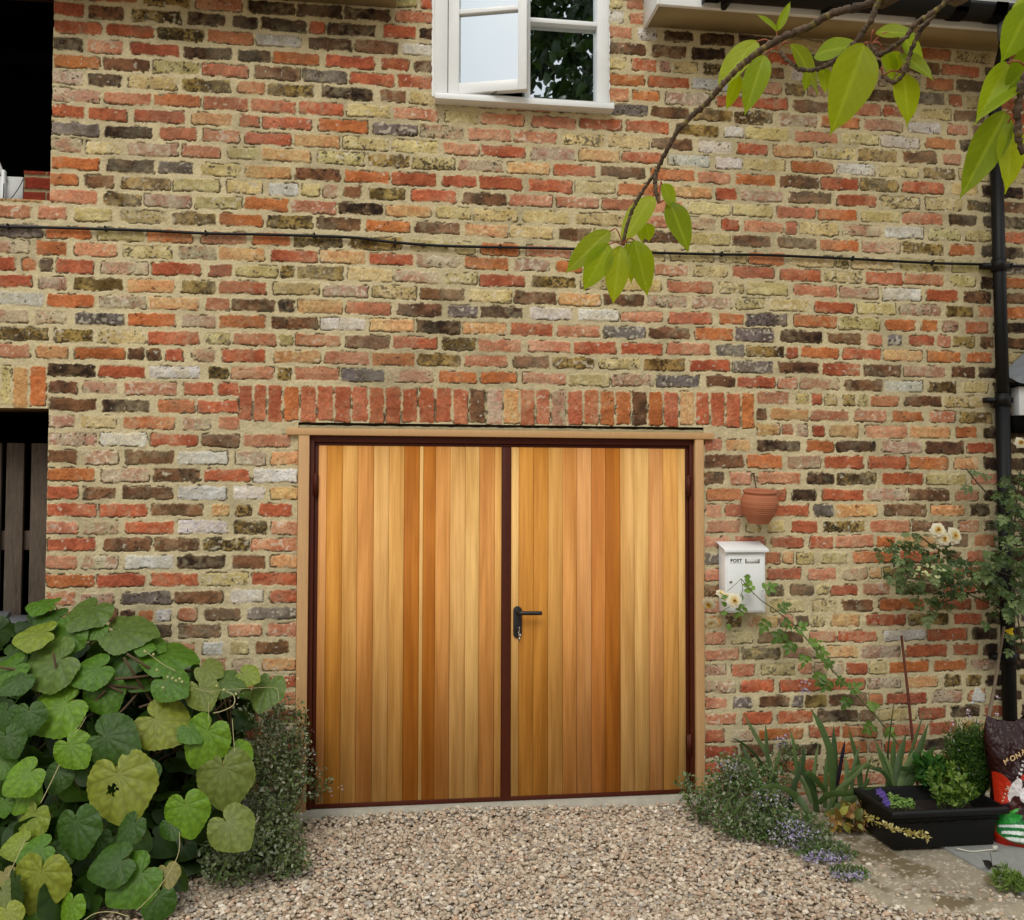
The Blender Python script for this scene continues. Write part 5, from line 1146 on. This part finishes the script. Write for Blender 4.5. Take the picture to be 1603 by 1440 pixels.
P = smooth_path([W(*c_) for c_ in cane], 8); ms.tube(P, np.linspace(.0042, .0018, len(P)), 7, c=lin((84, 92, 52)))
for (x, y, dx, dy, yp) in [(1180, 930, -.5, -1, -.18), (1192, 925, 1, -.4, -.16), (1168, 945, -.7, .7, -.17), (1205, 965, -.6, .8, -.13), (1215, 955, 1, -.5, -.12), (1222, 968, .8, .3, -.12), (1232, 985, -.8, .5, -.11), (1240, 990, .9, -.6, -.11), (1245, 1000, -.5, .9, -.11), (1262, 1008, .9, -.5, -.11), (1270, 1018, 1, .2, -.1), (1262, 1020, -.6, .8, -.1), (1285, 1040, .9, -.4, -.1), (1290, 1048, -.7, .7, -.1), (1305, 1060, .8, .5, -.1), (1300, 1058, -.5, .9, -.1), (1325, 1080, .9, -.4, -.1), (1330, 1085, -.5, .9, -.1), (1355, 1105, .9, -.2, -.1), (1372, 1130, -.7, .6, -.1), (1380, 1140, .9, .1, -.1)]:
    p = W(x, y, yp); rose_leaf(mb, ms, p, RT*dx-UP*dy+g.normal(0, .2, 3), -FW+np.array([0, 0, .6])+g.normal(0, .3, 3), g.uniform(.034, .046), RCb, g)
for (x, y) in [(1128, 935), (1162, 940), (1137, 948), (1155, 951), (1175, 902), (1128, 960), (1140, 975)]:
    p = W(x, y, -.18); many(mb, ROS, p[None], np.array([[g.normal(), -.3, g.normal()]]), np.array([[g.normal(0, .4), -1, .5]]), np.array([.036]), lin(np.array([RCb[0]])))
ms.tube(smooth_path([P[-1], W(1162, 925, -.19), W(1150, 945, -.18), W(1135, 953, -.18), W(1122, 968, -.18)], 5), .0014, 5, c=lin((84, 92, 52))); ms.tube(smooth_path([P[-1], W(1152, 913, -.2), W(1138, 925, -.19)], 4), .0012, 5, c=lin((84, 92, 52)))
rose_flower(mf, W(1149, 939, -.20), (-.1, -1, .15), .037, g); rose_flower(mf, W(1110, 944, -.16), (-.4, -.5, -.5), .036, g, .9, True); rose_flower(mf, W(1113, 973, -.15), (0, -.7, -.6), .032, g, 1.1, False)
rose_flower(mf, W(1128, 929, -.17), (.2, -.6, .7), .026, g, 1., False); rose_flower(mf, W(1138, 934, -.16), (-.5, -.6, .6), .024, g, 1., False)
for (cx, cy, rx, ry, n, y0, y1) in [(1408, 862, 36, 16, 14, -.08, -.22), (1440, 905, 55, 22, 34, -.08, -.30), (1478, 868, 42, 16, 15, -.08, -.22), (1510, 905, 50, 20, 26, -.08, -.30), (1458, 948, 24, 15, 9, -.08, -.2), (1562, 885, 40, 26, 30, -.1, -.38), (1588, 825, 26, 42, 22, -.1, -.38), (1592, 765, 22, 30, 16, -.1, -.35), (1565, 762, 12, 10, 5, -.1, -.25), (1588, 935, 24, 30, 16, -.1, -.38), (1555, 925, 34, 12, 10, -.1, -.3), (1640, 850, 50, 120, 60, -.1, -.45), (1600, 1000, 30, 20, 6, -.1, -.3), (1552, 966, 12, 8, 3, -.12, -.2), (1425, 840, 14, 12, 6, -.1, -.2)]:
    for k in range(int(n*1.6)):
        a = g.random()*6.283; rr = g.random()**.5; yp = g.uniform(y1, y0); p = W(cx+rx*rr*math.cos(a), cy+ry*rr*math.sin(a), yp)
        rose_leaf(mb, ms, p, np.array([g.normal(0, .8), -.3, g.normal(-.25, .5)]), np.array([g.normal(0, .35), -.55, 1.])+g.normal(0, .2, 3), g.uniform(.022, .034), RC, g)
for x, y, a, b in [(1512, 738, 1, .3), (1518, 755, -.4, .9), (1532, 745, 1, .1), (1605, 750, 0, 1)]:
    rose_leaf(mb, ms, W(x, y, -.1), np.array([a, -.2, -b*.6]), np.array([0, -1., .8]), .036, RC, g)
for pth in ([(1512, 732), (1530, 755), (1552, 778), (1575, 800)], [(1600, 1010), (1585, 900), (1590, 800), (1600, 720)], [(1590, 960), (1540, 940), (1480, 915), (1400, 900)], [(1580, 900), (1520, 880), (1470, 860), (1440, 838)], [(1590, 930), (1530, 925), (1470, 945)], [(1640, 1100), (1610, 1000), (1595, 900)]):
    ms.tube(smooth_path([W(x, y, -.12) for x, y in pth], 6), .0032, 6, c=lin((66, 60, 38)))
for (x, y, nx_, r_) in [(1468, 829, -.3, .038), (1493, 838, .2, .046), (1478, 843, -.2, .034), (1596, 694, 0, .030)]: rose_flower(mf, W(x, y, -.22), (nx_, -1, .2), r_, g, .8)
for k in range(9): many(mf, SML, W(1450+g.normal(0, 14), 900+g.normal(0, 9), -.30)[None].repeat(3, 0)+g.normal(0, .008, (3, 3)), rnd_unit(g, 3), rnd_unit(g, 3)+(0, -1, 1), np.full(3, .022), np.tile(lin((196, 204, 150)), (3, 1)))
many(mf, ROS, np.repeat(W(1579, 988, -.2)[None], 3, 0), rnd_unit(g, 3), rnd_unit(g, 3)+(0, -1, 0), np.full(3, .03), np.tile(lin((206, 180, 40)), (3, 1)))
# old woody trunk of the rose beside the downpipe
ms.tube(smooth_path([W(1530, 1185, -.20), W(1541, 1150, -.17), W(1552, 1100, -.12), W(1562, 1040, -.10), W(1572, 980, -.1)], 8), np.linspace(.0105, .006, 33), 9, c=lin((120, 104, 84)))
mb.build('foliage', M['leaf'], rs, smooth=True, col=True); ms.build('stem', M['stemc'], rs, smooth=True, col=True); mf.build('bud', M['petal'], rs, smooth=True, col=True)
# pale airy flowers near the foot of the wall
g = np.random.default_rng(19); root = empty('airy_flowers', W(1545, 1200, -.4), 'wispy stems of tiny pale pink flowers behind the feathery herb', 'flower'); mb, ms = MB(), MB()
for (x, y) in [(1515, 1112), (1517, 1120), (1560, 1118), (1562, 1090), (1530, 1128), (1553, 1136), (1572, 1142), (1492, 1132), (1500, 1146), (1512, 1150), (1523, 1150), (1540, 1150), (1566, 1150), (1578, 1160), (1585, 1170), (1572, 1175), (1590, 1158), (1488, 1142)]:
    q = W(x, y, -.46); b0 = W(1535+(x-1535)*.4, 1225, -.5); ms.tube(smooth_path([b0, (b0+q)/2+g.normal(0, .006, 3), q], 4), .0008, 4, c=lin((120, 120, 80)), cap=False)
    many(mb, SML, np.tile(q, (7, 1))+g.normal(0, .004, (7, 3)), rnd_unit(g, 7), rnd_unit(g, 7)+(0, -1, 0), g.uniform(.008, .013, 7), np.tile(lin((214, 196, 206)), (7, 1)))
mb.build('flower', M['petal'], root, col=True); ms.build('stem', M['stemc'], root, col=True)
# ------------------------------------------------------------ cherry tree: trunk and crown to the right, branch reaching into view
ch = empty('cherry_tree', (3.3, -3.1, 0), 'overhanging cherry branch with large drooping yellow-green leaves at upper right', 'tree'); g = np.random.default_rng(77)
Z3 = lambda x, y, d: PD(860+x/2.157, y/2.157, d)
bk = MB()
def branch(pts, d0, d1, w0, w1, kn=.22):
    n = len(pts); P = smooth_path([Z3(x, y, d0+(d1-d0)*i/(n-1)) for i, (x, y) in enumerate(pts)], 9); m = len(P); u = np.linspace(0, 1, m); dd = d0+(d1-d0)*u
    r = (w0+(w1-w0)*u)*.82/2.157/2*dd/FPX; r = r*(1+kn*np.clip(g.normal(0, 1, m), -.6, 1.6)*.7+kn*.6*np.sin(np.arange(m)*1.9)); c = lin((84, 70, 56))*g.uniform(.7, 1.3, (m, 1)); c[g.random(m) < .08] = lin((122, 112, 62))
    P = P+g.normal(0, .0006, P.shape); bk.tube(P, r, 10, c=np.repeat(c, 10, 0)); return P
bA = branch([(1240, -40), (1060, 20), (960, 45), (870, 95), (780, 130), (700, 180), (640, 230), (590, 280), (540, 340), (480, 395), (430, 450), (390, 520), (365, 575)], 1.22, 1.42, 34, 17, .14)
branch([(365, 575), (345, 605), (320, 640), (290, 690), (265, 750), (248, 830)], 1.42, 1.46, 14, 15, .16)
branch([(362, 575), (357, 610), (360, 650), (372, 688)], 1.42, 1.41, 17, 15)
branch([(1120, -10), (1090, 60), (1060, 110), (1030, 150), (985, 190), (940, 220), (890, 238), (850, 235), (810, 210), (775, 175)], 1.20, 1.28, 24, 15)
branch([(1370, -20), (1300, 40), (1240, 80), (1210, 120), (1170, 155), (1130, 180), (1105, 185), (1085, 150)], 1.14, 1.20, 22, 15)
branch([(1300, 50), (1250, 110), (1225, 170), (1205, 220), (1190, 260), (1160, 280), (1125, 258)], 1.16, 1.20, 18, 14)
branch([(1700, 60), (1620, 240), (1590, 320), (1580, 400), (1585, 470), (1600, 520)], 1.05, 1.08, 34, 26, .3)
# limbs from the trunk, out of the picture
top = np.array([3.3, -3.1, 3.0])
for Q in (bA[0], Z3(1370, -20, 1.14), Z3(1700, 60, 1.05), Z3(1120, -10, 1.2)): bk.tube(smooth_path([Q, Q+(.25, .05, .18), (Q+top)/2+(0, .1, .35), top], 8), np.linspace(.016, .05, 25), 9, c=lin((104, 90, 74)))
bk.tube(smooth_path([(3.3, -3.1, -.06), (3.33, -3.08, 1.4), (3.3, -3.1, 3.0), (3.1, -3.0, 4.2), (2.9, -2.8, 5.)], 8), np.linspace(.16, .05, 33), 14, c=lin((96, 84, 70)))
for a in range(9):
    e = np.array([2.7, -2.5, 4.3])+g.normal(0, 1, 3)*(.9, .7, .5); bk.tube(smooth_path([top+(0, 0, g.uniform(0, 1.2)), (top+e)/2+(0, 0, .3), e], 6), np.linspace(.04, .01, 13), 7, c=lin((104, 90, 74)))
bk.build('branch', M['bark'], ch, smooth=True, col=True)
lf = MB(); pt_ = MB()
CL = """700 140 566 274 96 1.40 -.2|727 188 662 368 88 1.38 .1|640 248 607 366 50 1.41 .3|768 108 820 -2 30 1.30 .2|768 108 712 38 34 1.30 .2|812 150 945 285 120 1.27 .5|895 190 1030 125 95 1.27 -.7|870 245 872 302 40 1.25 .3|
920 225 945 302 56 1.26 .2|1062 150 975 428 160 1.19 .0|1130 170 1180 262 78 1.21 .2|1100 112 1240 96 70 1.20 -.3|1180 118 1298 222 112 1.20 .4|1185 185 1298 243 58 1.20 -.4|1190 245 1235 400 98 1.20 .1|1545 212 1462 388 84 1.09 -.1|
1690 150 1548 300 120 1.06 .5|1625 10 1552 190 120 1.05 .3|1620 300 1452 352 48 1.08 -.6|1542 378 1406 640 118 1.10 .0|1548 415 1592 628 130 1.09 .2|205 782 52 908 88 1.46 .1|200 825 120 975 92 1.45 .2|240 832 216 1015 90 1.45 .0|
262 822 290 952 62 1.47 .3|285 812 342 990 96 1.45 .2|352 665 235 806 94 1.50 -.2|325 755 345 812 60 1.52 .4|380 622 440 702 78 1.40 .5|402 682 482 838 92 1.41 .1|300 745 322 812 44 1.50 .2|1560 40 1700 20 110 1.06 .2|1180 175 1150 250 60 1.22 .3|1640 230 1540 300 70 1.08 .3"""
for it in CL.replace('\n', '').split('|'):
    x0, y0, x1, y1, w_, d, tl = map(float, it.split()); a = Z3(x0, y0, d); b = Z3(x1, y1, d-.02+.05*tl); L_ = np.linalg.norm(b-a); wd = w_/2.157/PXM(d)
    nrm = -FW+UP*.5+RT*tl*.9+g.normal(0, .12, 3); tpl = CHLb if w_/np.hypot(x1-x0, y1-y0) > .55 else CHL; bw = .47 if tpl is CHL else .58
    c0 = lin((138, 156, 30))*g.uniform(.74, 1.12)*np.array([g.uniform(.9, 1.05), 1, g.uniform(.7, 1.3)]); lf = MB(); put(lf, tpl, a, b-a, nrm, L_, c0, lin((160, 178, 64)), wide=wd/L_/bw); lf.build('drooping_leaf', M['thinleaf'], ch, smooth=True, col=True)
def petiole(p0, p1, d): pt_ = MB(); pt_.tube(smooth_path([Z3(*p0, d), Z3((p0[0]+p1[0])/2, min(p0[1], p1[1])-6, d-.01), Z3(*p1, d)], 5), .0011, 5, c=lin((150, 84, 56)), cap=False); pt_.build('petiole', M['stemc'], ch, smooth=True, col=True)
for p0, p1, d in [((248, 825), (205, 782), 1.45), ((246, 828), (200, 826), 1.45), ((250, 826), (262, 822), 1.46), ((250, 825), (286, 812), 1.45), ((775, 172), (727, 188), 1.30), ((772, 172), (812, 150), 1.28), ((770, 170), (700, 142), 1.33), ((1085, 150), (1062, 150), 1.2), ((1085, 148), (1100, 112), 1.2), ((1088, 150), (1130, 170), 1.2), ((1125, 256), (1120, 236), 1.2), ((1125, 258), (1190, 246), 1.2), ((768, 170), (768, 108), 1.31), ((1578, 400), (1542, 380), 1.08), ((1580, 402), (1548, 416), 1.08), ((372, 686), (402, 684), 1.41), ((372, 684), (380, 624), 1.4), ((365, 600), (352, 666), 1.46), ((1620, 240), (1545, 214), 1.07), ((640, 235), (640, 250), 1.41), ((1085, 152), (1180, 118), 1.2)]: petiole(p0, p1, d)
n = 6500; mb = MB(); u = rnd_unit(g, n)*(g.random((n, 1))**.4); P = np.array([3.35, -2.4, 4.5])+u*np.array([1.35, 1.1, .7])+.12*np.sin(u*9); many(mb, ROS, P, rnd_unit(g, n)+(0, 0, -.6), rnd_unit(g, n)+(0, 0, 1.), g.uniform(.09, .13, n), lin(np.array([(110, 136, 40), (94, 122, 38), (124, 148, 44)]))[g.integers(0, 3, n)])
mb.build('crown', M['thinleaf'], ch, smooth=True, col=True)
# ------------------------------------------------------------ trees across the drive (they show in the window panes)
def tree(x, y, h, r_, seed, label):
    g = np.random.default_rng(seed); root = empty('broadleaf_tree', (x, y, 0), label, 'tree', 'trees across the drive'); mb = MB()
    mb.tube(smooth_path([(x, y, -.06), (x+.1, y, h*.25), (x, y+.1, h*.55), (x, y, h*.85)], 6), np.linspace(.32, .06, 19), 12, c=lin((86, 76, 62)))
    blobs = []
    for k in range(16):
        a = g.random()*6.283; zz = h*g.uniform(.30, .95); rr = r_*g.uniform(.3, 1)*(1.1-abs(zz/h-.6)); e = np.array([x+rr*math.cos(a), y+rr*math.sin(a), zz]); blobs.append(e)
        mb.tube(smooth_path([(x, y, zz*.6), (np.array([x, y, zz*.7])+e)/2+(0, 0, .3), e], 5), np.linspace(.12, .03, 11), 7, c=lin((86, 76, 62)))
    mb.build('trunk', M['bark'], root, smooth=True, col=True)
    mb = MB()
    for e in blobs:
        m = 620; u = rnd_unit(g, m)*(g.random((m, 1))**.5); P = e+u*np.array([1.5, 1.5, 1.15])*(r_/3.2)+.25*np.sin(u*7); many(mb, SML, P, rnd_unit(g, m)+(0, 0, -.3), rnd_unit(g, m)+(0, 0, 1), g.uniform(.22, .36, m), lin(np.array([(38, 58, 24), (48, 70, 28), (34, 52, 22)]))[g.integers(0, 3, m)])
    mb.build('crown', M['leaf'], root, col=True)
tree(4.6, -15.5, 13.5, 3.6, 1, 'tall dark broadleaf tree reflected in the right hand window panes'); tree(9.6, -17, 12.0, 3.4, 2, 'rounder broadleaf tree further right across the drive, reflected in the window')
tree(2.2, -19.5, 11, 2.6, 3, 'slimmer broadleaf tree behind the two bigger ones across the drive')
